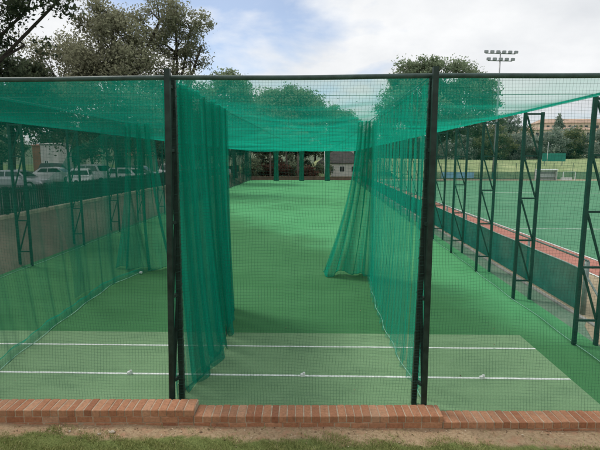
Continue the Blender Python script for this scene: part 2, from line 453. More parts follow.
for a, b, top in secs:
    bricks('coping', a, b, top, 0.109, 0.285, 0.085, 0.0)
    bricks('brick_course', a + (0.0 if a < -2 else .0), b - (0 if b > 8 else .004), top - 0.094, 0.225, 0.10, 0.075, 0.0015)
    bricks('brick_course', a + 0.01, b - .006, top - 0.178, 0.222, 0.10, 0.075, 0.003)
    mm = MB()
    y0, y1 = wy(a) - wy(0), wy(b) - wy(0)
    e = .003
    mm.add([(a + e, y0 + .007, -.3), (b - e, y1 + .007, -.3), (b - e, y1 + .27, -.3), (a + e, y0 + .27, -.3),
            (a + e, y0 + .007, top - .006), (b - e, y1 + .007, top - .006), (b - e, y1 + .27, top - .006), (a + e, y0 + .27, top - .006)],
           [(0, 1, 5, 4), (1, 2, 6, 5), (2, 3, 7, 6), (3, 0, 4, 7), (4, 5, 6, 7)])
    mm.build('mortar_bed', M['mortar'], wall)

# ---- grass blades and litter on the lawn
rng = np.random.default_rng(3)
def blades(n, xr_, yr_, hmin, hmax):
    x = rng.uniform(*xr_, n); y = rng.uniform(*yr_, n)
    edge = 5.25 + 0.07 * np.sin(x * 1.3 + 0.6) + 0.05 * np.sin(x * 3.7 + 1.2) + 0.03 * np.sin(x * 9.1) + 0.02 * x
    edge -= 0.10 * np.clip((x + 3.2) * -1, 0, 1)
    tuft = np.sin(x * 7.3 + y * 4.1) * np.sin(y * 11.7 - x * 3.3) + 0.6 * np.sin(x * 17 + y * 23)
    p = 1 / (1 + np.exp((y - edge - 0.045 * tuft) / 0.035)) * np.clip(0.72 + 0.4 * tuft, 0.12, 1)
    p = np.maximum(p, 0.055 * (tuft > 0.55))
    k = rng.random(n) < p
    x, y, tuft = x[k], y[k], tuft[k]; n = len(x)
    z = np.array([lawn_z(a, b) for a, b in zip(x, y)]) - 0.004
    h = rng.uniform(hmin, hmax, n); a = rng.uniform(0, 6.283, n); w = rng.uniform(0.002, 0.0042, n)
    lx = rng.normal(0, 0.55, n) * h; ly = rng.normal(0, 0.55, n) * h
    V = np.empty((n, 3, 3))
    V[:, 0] = np.c_[x - w * np.cos(a), y - w * np.sin(a), z]
    V[:, 1] = np.c_[x + w * np.cos(a), y + w * np.sin(a), z]
    V[:, 2] = np.c_[x + lx, y + ly, z + h]
    tn = np.clip(0.42 + 0.13 * tuft + rng.normal(0, 0.22, n), 0, 1)
    return V.reshape(-1, 3), tn
V1, t1 = blades(150000, (-4.6, 4.4), (4.6, 5.62), 0.014, 0.042)
V2, t2 = blades(60000, (-10, 10), (2.5, 5.55), 0.02, 0.05)
g = np_mesh('grass', np.r_[V1, V2], 3, M['blades'], np.r_[t1, t2]); tag(g, 'short patchy green and straw coloured grass on the bank below the brick wall', 'grass', kind='stuff')
# dead leaves and grit on the bare soil
n = 650
x = rng.uniform(-5, 5, n); y = np.array([wy(a) for a in x]) - rng.gamma(1.6, 0.09, n) - 0.01
s = rng.uniform(0.005, 0.015, n) * np.where(rng.random(n) < .12, 1.8, 1); a = rng.uniform(0, 6.28, n)
z = np.array([lawn_z(p, q) for p, q in zip(x, y)]) + 0.006
V = np.empty((n, 4, 3))
for i, (ca, sa) in enumerate(((1, 0), (0, .5), (-1, 0), (0, -.5))):
    V[:, i, 0] = x + s * (ca * np.cos(a) - sa * np.sin(a)); V[:, i, 1] = y + s * (ca * np.sin(a) + sa * np.cos(a)); V[:, i, 2] = z + rng.uniform(0, .012, n)
t = NT('dry_litter'); at = t.n('ShaderNodeAttribute', attribute_name='tone')
t.bsdf(t.ramp(at.outputs['Fac'], [(0, (0.09, 0.06, 0.035)), (0.6, (0.34, 0.22, 0.13)), (1, (0.6, 0.5, 0.36))]), 0.9); M['litter'] = t.m
g = np_mesh('leaf_litter', V.reshape(-1, 3), 4, M['litter'], rng.random(n)); tag(g, 'dry leaf bits and grit scattered on the bare soil under the wall', 'litter', kind='stuff')

n = 60
x = rng.uniform(-7, 3.8, n); y = rng.uniform(6.1, 12, n); s_ = rng.uniform(.006, .022, n); a = rng.uniform(0, 6.28, n)
V = np.empty((n, 4, 3))
for i, (ca, sa) in enumerate(((1, 0), (0, .5), (-1, 0), (0, -.5))):
    V[:, i, 0] = x + s_ * (ca * np.cos(a) - sa * np.sin(a)); V[:, i, 1] = y + s_ * (ca * np.sin(a) + sa * np.cos(a)); V[:, i, 2] = .012 + rng.uniform(0, .01, n)
g = np_mesh('turf_litter', V.reshape(-1, 3), 4, M['litter'], rng.random(n) * .8); tag(g, 'scattered dark specks and dry leaves lying on the turf lanes', 'litter', kind='stuff')

def stone(name, loc, s, mat, label, cat, seed, group=None):
    rr = random.Random(seed); m = MB()
    nu, nv = 10, 6
    vs = []
    for j in range(nv + 1):
        for i in range(nu):
            th = math.pi * j / nv; ph = 2 * math.pi * i / nu
            k = 1 + 0.22 * math.sin(3 * ph + seed) * math.sin(2 * th) + rr.uniform(-.07, .07) * (0 < j < nv)
            vs.append((s[0] * k * math.sin(th) * math.cos(ph), s[1] * k * math.sin(th) * math.sin(ph), s[2] * (1 + k * math.cos(th) * 0.9)))
    fs = [(j * nu + i, j * nu + (i + 1) % nu, (j + 1) * nu + (i + 1) % nu, (j + 1) * nu + i) for j in range(nv) for i in range(nu)]
    m.add(vs, fs, True)
    o = m.build(name, mat); o.location = loc
    return tag(o, label, cat, group)
M['stone'] = plain('pale_stone', (0.5, 0.42, 0.33), 0.9, 0.25, 30)
stone('stone', (-2.58, 5.27, lawn_z(-2.58, 5.27) - .01), (.042, .03, .018), M['stone'], 'pale flat stone lying on bare soil below the left wall section', 'stone', 3)
stone('stone', (-2.72, 5.22, lawn_z(-2.72, 5.22) - .01), (.022, .018, .012), M['stone'], 'smaller brownish stone just left of the pale flat stone', 'stone', 5)
stone('stone', (-3.12, 5.26, lawn_z(-3.12, 5.26) - .008), (.02, .016, .012), M['stone'], 'tiny pale stone on soil at the far left below wall', 'stone', 8)
# small white stump holders on the near crease
for x, lab in ((-2.99, 'small white lump on the near crease line in the left lane'), (-0.24, 'small white block on the near crease line in the middle lane'),
               (2.55, 'small white lump on the near crease line in the right lane')):
    y = 6.83 + 0.0128 * x + .02
    m = MB(); m.bevbox((0, 0, .02), .075, .05, .045, .012, 0.2); m.bevbox((.02, .0, .05), .035, .035, .03, .008, 0.5)
    o = m.build('stump_base', M['white']); o.location = (x, y, .008); tag(o, lab, 'stump base', 'white blocks on the near crease')
for loc, lab in (((-5.25, 13.1, .0), 'lone pale ball on the turf of the left lane near the gathered net'),):
    stone('ball', loc, (.05, .05, .045), M['white'], lab, 'ball', 0)

# ------------------------------------------------------------------ cage frames
def frame_parts(root, H, off, rungs, w, mat, tall=0.0, lean=(0, 0)):
    """ladder truss: inner upright at the root, outer one at the given offset, a diagonal in each bay"""
    ox, oy = off
    def P(k, z): return (k * ox + (lean[0] + (lean[1] - lean[0]) * k) * z / 4.5, k * oy, z)
    d = math.hypot(ox, oy)
    for k in (0, 1):
        MB().bar(P(k, -0.05), P(k, H + (tall if k else 0)), w).build('upright', mat, root)
    wi = w * 0.62
    e = (w / 2 + .001) / d
    for z in rungs:
        MB().bar(P(e, z), P(1 - e, z), wi).build('rung', mat, root)
    for a, b in zip(rungs[:-1], rungs[1:]):
        MB().bar(P(e + .02, b - wi * .8), P(1 - e - .02, a + wi * .8), wi * 0.85).build('diagonal', mat, root)
RUNGS = [0.47, 1.46, 2.46, 3.45, 4.40]
proto = empty('truss_frame', (xr(8.3), 8.3, 0))
frame_parts(proto, 4.44, (0.39, 0), RUNGS, 0.062, M['steel_green'])
ordn = ['nearest', 'second', 'third', 'fourth', 'fifth']
def place_frames(ys, xf, side, flip, fixed):
    for i, y in enumerate(ys):
        o = proto if (side == 'right' and i == 0) else copy_tree(proto)
        o.location = (xf(y), y, 0)
        o.rotation_euler = (0, 0, 0 if flip > 0 else math.pi)
        if i < len(fixed): lab = fixed[i]
        else: lab = 'small distant green truss frame far down the %s row, beyond the nearer ones' % side
        tag(o, lab, 'truss frame', 'green truss frames along the %s side of the cages' % side)
place_frames([8.3 + 2.77 * i for i in range(23)], xr, 'right', 1,
    ['nearest green truss frame of right row, beside the sandy patch', 'second green truss frame of right row, before the near end of shade cloth',
     'third green truss frame counting back along the right row', 'fourth green truss frame of right row, close to the right front post'])
place_frames([10.5] + [14.0 + 3.45 * i for i in range(17)], xl, 'left', -1,
    ['green truss frame at the near end of left row', 'green truss frame nearest the left picture edge, before the brown bank', 'second truss frame from the left picture edge before the brown bank', 'third truss frame from the left picture edge before the brown bank'])

RAILZ = 4.425
YN = 6.09
def twin_post(x, off, label, seed=1, lean=(0, 0)):
    root = empty('twin_post', (x, YN, 0), 0, label, 'net post', 'twin posts carrying the front net')
    frame_parts(root, RAILZ - .02, off, [0.35, 1.55, 2.55, 3.5, 4.3], 0.068, M['steel'], 0.1, lean)
    m = MB()   # cord lacing the net to the rear upright, one running spiral
    rr = random.Random(seed)
    z = 0.1; pts = []
    while z < 4.36:
        a = rr.uniform(-.012, .012)
        pts += [(-.040, -.040, z + a), (.040, -.040, z + .012), (.040, .040, z + .05), (-.040, .040, z + .085 + a)]
        z += .12 + rr.uniform(-.02, .02)
    pts = [(p[0] + lean[0] * p[2] / 4.5, p[1], p[2]) for p in pts]
    m.tube(pts, .003, 4)
    m.build('lacing', M['strand_rope'], root)
    return root
M['strand_rope'] = plain('lacing_cord', (0.045, 0.10, 0.08), 0.9, 0.3, 20)
twin_post(-1.93, (-.092, -.16), 'dark twin post left of centre holding up the front net', 1, (.04, .115))
twin_post(1.335, (.105, -.15), 'dark twin post right of centre with visible zigzag bracing', 2, (.085, -.02))

m = MB(); pts = [(x, YN + 0.012 * x * 0, RAILZ - 0.012 * math.sin((x + 2.08) / 3.55 * math.pi) ** 2) for x in np.linspace(-9.3, 9.0, 60)]
m.tube(pts, 0.031, 10)
rail = m.build('top_rail', M['rail']); tag(rail, 'long dark pipe rail running level across the top of front net', 'rail')
for side, xf, lab in (('r', xr, 'thin dark edge pipe along the right side of roof net'), ('l', xl, 'thin dark edge pipe along the left side of roof net')):
    m = MB(); m.tube([(xf(y) + (-.04 if side == 'r' else .04), y, 4.46) for y in np.linspace(YN + .05, Y_END, 40)], 0.02, 8)
    o = m.build('edge_rail', M['steel_green']); tag(o, lab, 'rail')

# ---- front net, modelled strand by strand
rr = random.Random(11)
m = MB()
x0, x1, z0, z1 = -9.0, 9.0, 0.005, RAILZ - 0.03
ph = [rr.uniform(0, 6.28) for _ in range(8)]
def netpt(x, z):
    v = (z - z0) / (z1 - z0)
    b = math.sin(math.pi * v)
    y = YN - .058 - .40 * max(0, .25 - v) + 0.04 * b * math.sin(x * 1.77 + ph[0]) + 0.02 * b * math.sin(x * 4.1 + z * 2 + ph[1])
    xx = x + 0.035 * b * math.sin(z * 1.3 + x * 0.9 + ph[2]) + 0.012 * math.sin(z * 5 + x * 2 + ph[3])
    zz = z + (0.03 * math.sin(x * 1.77 + ph[4]) + 0.012 * math.sin(x * 6.3 + z + ph[5])) * b
    return (xx, y, zz)
pitch = 0.041; r = 0.00105
nx = int((x1 - x0) / pitch); nz_ = int((z1 - z0) / pitch)
for i in range(nx + 1):
    x = x0 + i * pitch
    m.tube([netpt(x, z) for z in np.linspace(z0, z1, 26)], r, 3, False)
for j in range(nz_ + 1):
    z = z0 + j * pitch
    m.tube([netpt(x, z) for x in np.linspace(x0, x1, 90)], r, 3, False)
fn = m.build('front_net', M['strand']); tag(fn, 'fine dark square-mesh net stretched across the whole front of the cages', 'net')

# ---- roof net
def roof_pt(x, y, xa, xb):
    sag = 0.0
    for a, b in ((xa, -5.7), (-5.7, -2.0), (-2.0, 1.42), (1.42, xb)):
        if a <= x <= b: sag = math.sin(math.pi * (x - a) / (b - a))
    bay = math.sin(math.pi * ((y - YN) / 2.77 % 1.0))
    lng = min(1, (y - YN) / 2.0)
    deep = .14 * math.exp(-((y - 11) / 5) ** 2) if x > -2 else 0.0
    z = 4.42 - (0.05 + deep) * sag * (0.8 + 0.2 * bay) * lng + 0.012 * math.sin(x * 3.1 + y * 1.3) * sag
    return (x, y, z)
def roof(u, v):
    y = YN + 0.05 + v ** 1.6 * (Y_END - YN - 0.05)
    xa, xb = xl(y) + .05, xr(y) - .05
    return roof_pt(xa + (xb - xa) * u, y, xa, xb)
m = MB(); m.grid(roof, 96, 220)
rn = m.build('roof_net', M['net_roof']); tag(rn, 'translucent sea-green net slung flat over the cages as a roof', 'net')
n = 70
x = rng.uniform(-8.8, 4.2, n); y = rng.uniform(6.8, 26, n); s_ = rng.uniform(.015, .04, n); a = rng.uniform(0, 6.28, n)
V = np.empty((n, 4, 3))
for i, (ca, sa) in enumerate(((1, 0), (0, .5), (-1, 0), (0, -.5))):
    V[:, i, 0] = x + s_ * (ca * np.cos(a) - sa * np.sin(a)); V[:, i, 1] = y + s_ * (ca * np.sin(a) + sa * np.cos(a))
    V[:, i, 2] = [roof_pt(p, q, xl(q), xr(q))[2] + .012 for p, q in zip(x, y)] + rng.uniform(0, .02, n)
g = np_mesh('caught_leaves', V.reshape(-1, 3), 4, M['litter'], rng.random(n) * .6); tag(g, 'dead leaves caught on top of the sea-green roof net', 'litter', kind='stuff')
m = MB()   # wires the roof net hangs from
for xw in (-5.7, -2.08, 1.47):
    m.tube([(xw, y, 4.47) for y in np.linspace(YN + .06, Y_END, 60)], 0.010, 5)
for i in range(22):
    y = 8.3 + 2.77 * i
    m.tube([(xl(y) + (xr(y) - xl(y)) * k / 24, y, 4.475) for k in range(25)], 0.005, 5)
o = m.build('roof_wires', M['steel_green']); tag(o, 'thin support wires crossing under the sea-green roof net', 'wires')

# ---- side nets
def side(xf, off, lab, mat, seed, name='side_net', hem=True):
    root = empty(name, (xf(YN) + off, YN, 0), 0, lab, 'net')
    ox, oy = xf(YN) + off, YN
    m = MB()
    def fn(u, v):
        u = u ** 1.5
        y = YN + .06 + u * (Y_END - YN - .06)
        b = math.sin(math.pi * min(1, v * 1.02))
        x = xf(y) + off + 0.07 * b * math.sin(y * 1.9 + seed) + 0.03 * math.sin(y * 5.1 + v * 3) * b
        if v < .04: x += (.04 - v) * 4 * (1 if off < 0 else -1) + .03 * math.sin(y * .9) + .02 * math.sin(y * 2.7)
        return (x - ox, y - oy, 0.02 + v * 4.42)
    m.grid(fn, 260, 16); m.build('netting', mat, root)
    m = MB(); m.tube([Vector(fn(u, 0)) + Vector((0, 0, 0)) for u in np.linspace(0, 1, 300)],   .006, 5); m.build('hem_rope', M['rope'], root)
side(xr, -.16, 'see-through net hung along the right side before truss frames', M['net_side'], 1)
side(xl, .16, 'darker see-through net hung along the left side before truss frames', M['net_left'], 2)

# ---- divider nets between lanes
def divider(label, ya, yb, xbase, mat, seed, amp, wl, ztop=4.44, nu=360, hem=None, hr=.0075):
    root = empty('divider_net', (xbase(0, 0), ya, 0), 0, label, 'net')
    ox = xbase(0, 0)
    hem = hem or M['rope']
    rr = random.Random(seed); p = [rr.uniform(0, 6.28) for _ in range(5)]
    def fn(u, v):
        y = ya + u * (yb - ya)
        s = 0.35 + 0.65 * (1 - v) ** 0.7 if amp < .1 else 0.8 + 0.25 * (1 - v)
        x = xbase(u, 1 - v) + amp * s * (math.sin(2 * math.pi * y / wl + p[0] + 0.8 * math.sin(y * 1.7 + p[1])) + .45 * math.sin(2 * math.pi * y / (wl * .43) + p[2]))
        y2 = y + 0.35 * wl * s * math.sin(2 * math.pi * y / wl * 2 + p[3]) * (amp > .1)
        return (x - ox, y2 - ya, 0.015 + v * (ztop - .015))
    m = MB(); m.grid(fn, nu, 22); m.build('netting', mat, root)
    m = MB(); m.tube([(xbase(u, 1) - ox + .02 * math.sin(u * 31 + seed), (yb - ya) * u, .02) for u in np.linspace(0, 1, 160)], hr, 6); m.build('hem_rope', hem, root)
    return root
def gathered(root, yc, top, bot, mat, seed, ztop=4.42, folds=5, lift=0.0):
    """net pulled together into a hanging bundle that flares toward the ground"""
    ox, oy = root.location.x, root.location.y
    rr = random.Random(seed); p = [rr.uniform(0, 6.28) for _ in range(6)]
    def fn(u, v):
        w = 1 - v                                    # 0 at top .. 1 at ground
        k = w ** 1.7
        a = top[0] + (bot[0] - top[0]) * k; b = top[1] + (bot[1] - top[1]) * k
        x = a + (b - a) * u
        y = yc + (0.10 + .13 * w) * math.sin(u * math.pi * folds + p[0] + .4 * math.sin(w * 3 + p[1])) + .07 * math.sin(u * 41 + p[2] + w * 2)
        x += .04 * math.sin(u * math.pi * folds * 2 + p[3] + w)
        zb = lift * (0.5 + .5 * math.sin(u * 9 + p[4]))
        return (x - ox, y - oy, zb + 0.02 + v * (ztop - .02 - zb))
    m = MB(); m.grid(fn, 170, 24); m.build('gathered_netting', mat, root)
    m = MB(); m.tube([fn(u, 0) for u in np.linspace(0, 1, 120)], .009, 5); m.build('gathered_hem', mat, root)

def xb_r(u, w):      # right divider: hem swings into the middle lane
    return 1.50 - 0.02 * u - w ** 2.5 * 0.16 * math.sin(math.pi * min(1, u * 1.0)) ** 0.8
d = divider('pleated sea-green divider net tied back right of the middle lane', YN + .1, 13.0, xb_r, M['net_div'], 5, 0.055, 0.42)
gathered(d, 13.15, (1.05, 1.55), (0.10, 1.50), M['net_bundle'], 7, lift=.12)
def xb_m(u, w):
    return -2.02 + w ** 2 * 0.26 * math.sin(math.pi * min(1, u * 1.0) ** .7)
d = divider('thick dark-green divider net in heavy folds left of the middle lane', YN + .1, 10.25, xb_m, M['net_dense'], 9, 0.12, 0.62, hem=M['steel_green'])
def xb_l(u, w):
    return -5.62 + w ** 2 * (0.55 * (1 - u) ** 1.5 + 0.6 * max(0, u - .8) / .2 * .6)
dl = d = divider('thin green divider net sweeping across the left lanes to a bundle', YN + .1, 13.4, xb_l, M['net_thin'], 12, 0.022, 0.8, hem=M['rope'], hr=.006)
gathered(d, 13.7, (-5.75, -4.95), (-6.3, -4.2), M['net_dense'], 15, folds=6, lift=.05)

m = MB()
def skirt(u, v):
    y = YN + .1 + u * (13.4 - YN - .1)
    x = xb_l(u, 1) - .02 - .20 * v * (0.9 + .15 * math.sin(y * 2.3)) + .02 * math.sin(y * 9)
    return (x - dl.location.x, y - dl.location.y, max(.012, .02 + .10 * math.sin(v * 2.9) + .012 * math.sin(y * 5 + v * 2)))
m.grid(skirt, 160, 8); m.build('folded_edge', M['net_div'], dl)
m = MB()
def lap(u, v):      # spare net doubled over between the sweep of the sheet and the bundle
    w = 1 - v
    y = 9.6 + 1.0 * w + u * (4.3 - 1.0 * w) + .12 * math.sin(v * 4 + u * 9)
    x = -5.75 + .10 * math.sin(u * 16 + w * 2) - .25 * w * (1 - u) + .75 * w * w * u
    return (x - dl.location.x, y - dl.location.y, .02 + v * (4.3 - 1.4 * (1 - u) * (1 - u)))
m.grid(lap, 120, 24); m.build('spare_netting', M['net_side2'], dl)

# ---- far end bundles, posts and low wall
for x, lab in ((-6.45, 'leftmost of three green net bundles hanging at the far end'), (-2.62, 'middle of three green net bundles hanging at the far end'), (1.22, 'rightmost of three green net bundles hanging at the far end')):
    rr = random.Random(int(x * 10)); m = MB()
    p = rr.uniform(0, 6)
    m.grid(lambda u, v: (x + (.36 - .07 * math.sin(v * 3.1)) * math.cos(u * 6.2832) * (1 + .16 * math.sin(u * 44 + p)), Y_END - .3 + (.3 - .05 * math.sin(v * 3)) * math.sin(u * 6.2832) * (1 + .16 * math.sin(u * 44 + p)), .02 + v * 4.42), 60, 14)
    o = m.build('net_bundle', plain('bundled_netting', (0.006, 0.15, 0.10), 0.9, 0.3, 3)); tag(o, lab, 'net bundle', 'green net bundles at the far end of the lanes')
m = MB(); m.tube([(xl(Y_END), Y_END, 4.46), (xr(Y_END), Y_END, 4.46)], .03, 8)
for x in (-10.3, -6.45, -2.62, 1.22, 5.2): m.bar((x, Y_END + .12, -.05), (x, Y_END + .12, 4.44), .08)
o = m.build('end_frame', M['steel_green']); tag(o, 'far pipe frame closing the back end of the cages', 'frame')
m = MB(); m.box(-11, 6, 73.0, 73.25, -.3, .42); m.box(-11.05, 6.05, 72.97, 73.28, .421, .5)
o = m.build('low_wall', plain('brown_brick', (0.2, 0.13, 0.1), .9, .3, 2)); tag(o, 'low brown wall along the far end of the turf lanes', 'wall')

# ------------------------------------------------------------------ hockey perimeter fence with shade cloth
fx = 5.85
hf = empty('perimeter_fence', (fx, 10.1, 0), 0, 'low pipe fence with dark green shade cloth beside the red track', 'fence')
def fxf(y): return 0.006 * (y - 10)
ps = [10.1 + 2.85 * i for i in range(21)]
for y in ps:
    MB().tube([(fxf(y), y - 10.1, -.05), (fxf(y), y - 10.1, 1.17)], .035 if y > 10.2 else .055, 8).build('post', M['galv'], hf)
MB().tube([(fxf(y), y - 10.1, 1.19) for y in (ps[0] - .03, ps[-1])], .024, 8).build('rail', M['galv'], hf)
MB().tube([(fxf(10), -.02, .85), (-.0, -1.3, .0)], .022, 8).build('brace', M['galv'], hf)
rr = random.Random(2)
m = MB(); m.grid(lambda u, v: (fxf(10 + u * 57) - .05 + .025 * math.sin(u * 210) * math.sin(v * 3.1) , .12 + u * 56.8, .03 + v * (.95 + .007 * math.sin(u * 125))), 300, 8)
m.build('shade_cloth', M['shade'], hf)
m = MB(); m.tube([(fxf(10 + u * 57) - .06, .12 + u * 56.8, .03 + (.95 + .007 * math.sin(u * 125))) for u in np.linspace(0, 1, 300)], .012, 5); m.build('cloth_hem', plain('pale_hem', (.4, .5, .46), .9), hf)
m = MB()
for i in range(26):
    a = 9.2 + i * 2.4
    m.bevbox((5.66 + .006 * (a - 10), a + 1.2, .0), .09, 2.38, .07, .01, -.006)
o = m.build('edging_kerb', M['concrete']); tag(o, kind='structure')

# ------------------------------------------------------------------ trees
def leaf_cloud(pts, size, seed, elong=1.7, up=0.35):
    g = np.random.default_rng(seed); n = len(pts)
    d = g.normal(size=(n, 3)); d /= np.linalg.norm(d, axis=1)[:, None]
    q = g.normal(size=(n, 3)); e = np.cross(d, q); e /= np.linalg.norm(e, axis=1)[:, None] + 1e-9
    s = size * g.uniform(0.6, 1.35, n)[:, None]
    V = np.empty((n, 4, 3))
    V[:, 0] = pts + d * s * elong * .5; V[:, 1] = pts + e * s * .42
    V[:, 2] = pts - d * s * elong * .5; V[:, 3] = pts - e * s * .42
    return V.reshape(-1, 3)

def tree(name, loc, lobes, trunk_h, trunk_r, nclump, nleaf, leaf, mat, bark, seed, label, cat='tree', group=None, clump_r=0.9, shell=0.55, limb_n=5, flat=0.8):
    """lobes: (dx,dy,dz,rx,rz) ellipsoids relative to the tree base; limbs reach each clump of leaves"""
    g = np.random.default_rng(seed); rr = random.Random(seed)
    root = empty(name, loc, 0, label, cat, group)
    m = MB()
    top = Vector((rr.uniform(-.3, .3), rr.uniform(-.3, .3), trunk_h))
    m.tube([(0, 0, -.2), (top.x * .3, top.y * .2, trunk_h * .35), (top.x * .7, top.y * .8, trunk_h * .7), top], [trunk_r * 1.25, trunk_r, trunk_r * .88, trunk_r * .8], 8)
    vol = np.array([l[3] ** 2 * l[4] for l in lobes]); vol = vol / vol.sum()
    P = []; T = []
    zmax = max(l[2] + l[4] for l in lobes); zmin = min(l[2] - l[4] for l in lobes)
    for li, (dx, dy, dz, rx, rz) in enumerate(lobes):
        c = Vector((dx, dy, dz))
        base = top.lerp(Vector((dx, dy, dz - rz * .5)), 1.0)
        midp = top.lerp(base, .5) + Vector((rr.uniform(-.4, .4), rr.uniform(-.4, .4), rr.uniform(-.2, .6)))
        rl = trunk_r * .5
        m.tube([top, midp, base], [trunk_r * .62, rl * .8, rl * .5], 6)
        k = max(3, int(nclump * vol[li]))
        for j in range(k):
            v = g.normal(size=3); v /= np.linalg.norm(v)
            rad = shell + (1 - shell) * g.random() ** .7
            q = np.array([dx, dy, dz]) + v * np.array([rx, rx, rz]) * rad
            if j % 3 == 0:
                Q = Vector(q); mm = base.lerp(Q, .5) + Vector((rr.uniform(-.3, .3), rr.uniform(-.3, .3), rr.uniform(0, .4)))
                m.tube([base, mm, Q], [rl * .42, rl * .22, rl * .07], 5, False)
            cr = clump_r * g.uniform(.55, 1.3)
            nl = max(4, int(nleaf * vol[li] / k * g.uniform(.5, 1.5)))
            pts = q + g.normal(size=(nl, 3)) * np.array([cr, cr, cr * flat]) * .55
            P.append(pts)
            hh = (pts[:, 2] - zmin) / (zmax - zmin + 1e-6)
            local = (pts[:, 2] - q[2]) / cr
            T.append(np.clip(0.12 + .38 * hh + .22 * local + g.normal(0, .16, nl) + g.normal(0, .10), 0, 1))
    m.build('trunk', bark, root)
    P = np.concatenate(P); T = np.concatenate(T)
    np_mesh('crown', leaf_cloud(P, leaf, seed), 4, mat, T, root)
    return root

# the large olive-grey tree rising over the left half of the net
tree('broad_tree', (-19.0, 44, 1.1), [(-5.5, 0, 10.2, 4.0, 3.2), (-1.5, 1, 12.4, 4.2, 3.6), (1.6, 0, 13.0, 3.4, 3.0), (0.5, -2, 9.0, 5.0, 3.0), (5.6, 0, 9.0, 2.4, 2.0),
      (-7.0, 1, 7.4, 3.0, 2.4), (3.5, 0, 7.6, 3.6, 2.4), (-3, -1, 6.0, 5, 2.6), (3, -1, 5.4, 5, 2.4), (4.0, 1, 15.6, 2.6, 1.2), (0.0, 0, 15.6, 2.8, 1.2)], 4.6, 0.45, 380, 76000, 0.155, M['leaf_olive'], M['bark'], 21,
     'broad olive-grey tree with spreading bare limbs rising above the left net', clump_r=1.05)
# thinly leaved long limbs on its right side belong to a second, sparser tree
tree('sparse_tree', (-14.6, 46, 1.1), [(0.6, 0, 13.2, 2.4, 1.4), (2.2, 0, 15.0, 2.2, 1.0), (2.6, 0, 11.6, 1.5, 1.0), (0.8, 0, 16.4, 1.8, .8), (3.2, 0, 13.2, 1.0, .7), (0.2, 0, 8.0, 2.0, 1.6)], 5.5, 0.34, 120, 9500, 0.14, M['leaf_olive'], M['bark'], 22,
     'thinly leaved tree with crooked dark limbs against bright sky at upper left', clump_r=.7)
# near dark tree leaning in at the top left corner
tree('overhanging_tree', (-17.6, 20.5, 1.1), [(1.2, 0, 7.6, 2.3, 1.5), (2.6, .5, 6.0, 1.4, 1.0), (3.6, -.5, 8.5, 1.8, .7), (5.0, 0, 8.9, 1.5, .6), (6.5, 0, 9.3, 1.4, .5), (4.4, .6, 7.6, 1.1, .6), (2.2, 0, 9.8, 2.6, 1.0), (-1.5, 0, 8.5, 3, 2.2), (-1, 0, 5.8, 2.4, 1.4)], 4.0, 0.2, 230, 21000, 0.115, M['leaf_dark'], M['bark'], 23,
     'dark overhanging tree leaning into the top left corner of the view', clump_r=.55)
tree('dark_tree', (-24.5, 36, 1.1), [(0, 0, 7.6, 3.4, 2.6), (2.4, 0, 6.2, 2.6, 2.0), (-2.6, 0, 7.0, 2.8, 2.6), (1.0, 0, 9.4, 1.8, 1.2)], 3.4, 0.3, 160, 15000, 0.2, M['leaf_dark'], M['bark'], 24,
     'dense dark tree at the left edge behind the overhanging branches', clump_r=.8)
# row of trees behind the parked cars
row = [(-52, 74, 9.5, 24), (-44, 78, 8.5, 31), (-36.5, 74, 9.5, 32), (-29, 76, 10.5, 33), (-22.5, 78, 9.5, 34), (-16.5, 76, 11.5, 35), (-60, 72, 10, 37), (-13.2, 84, 12.5, 38), (-10, 104, 11, 51), (-5.5, 106, 10.5, 52), (-1, 108, 10.5, 53), (-16, 100, 12, 54), (9, 112, 10, 55)]
for i, (x, y, H, sd) in enumerate(row):
    tree('bushy_tree', (x, y, 1.0), [(0, 0, H * .6, 3.4, H * .26), (1.8, 0, H * .45, 2.8, H * .24), (-2.0, 0, H * .47, 2.8, H * .24), (0.4, 0, H * .82, 2.0, H * .15)], H * .3, .25, 90, 9000, .22, M['leaf_dark'] if i % 2 else M['leaf_mid'], M['bark'], sd,
         (['dark bushy tree in the row standing behind the parked cars', 'mid green bushy tree in the row standing behind the parked cars'] if i < 8 else
          ['dark bushy tree among those far behind the lane end', 'mid green bushy tree among those far behind the lane end'])[1 - i % 2], 'tree',
         'bushy trees behind the parked cars' if i < 8 else 'bushy trees far behind the lane end')
# tree just right of the left post, beyond the roof net
tree('round_tree', (-11.3, 62, 0.9), [(-.6, 0, 10.2, 3.2, 2.6), (1.4, 0, 8.0, 2.6, 2.0), (-2.0, 0, 7.4, 3.0, 2.2), (-1.2, 0, 12.3, 1.8, 1.1), (2.4, 0, 6.2, 1.8, 1.3)], 4, .3, 150, 26000, .22, M['leaf_mid'], M['bark'], 41,
     'round green tree just right of the left post, seen through roof net', clump_r=.9)
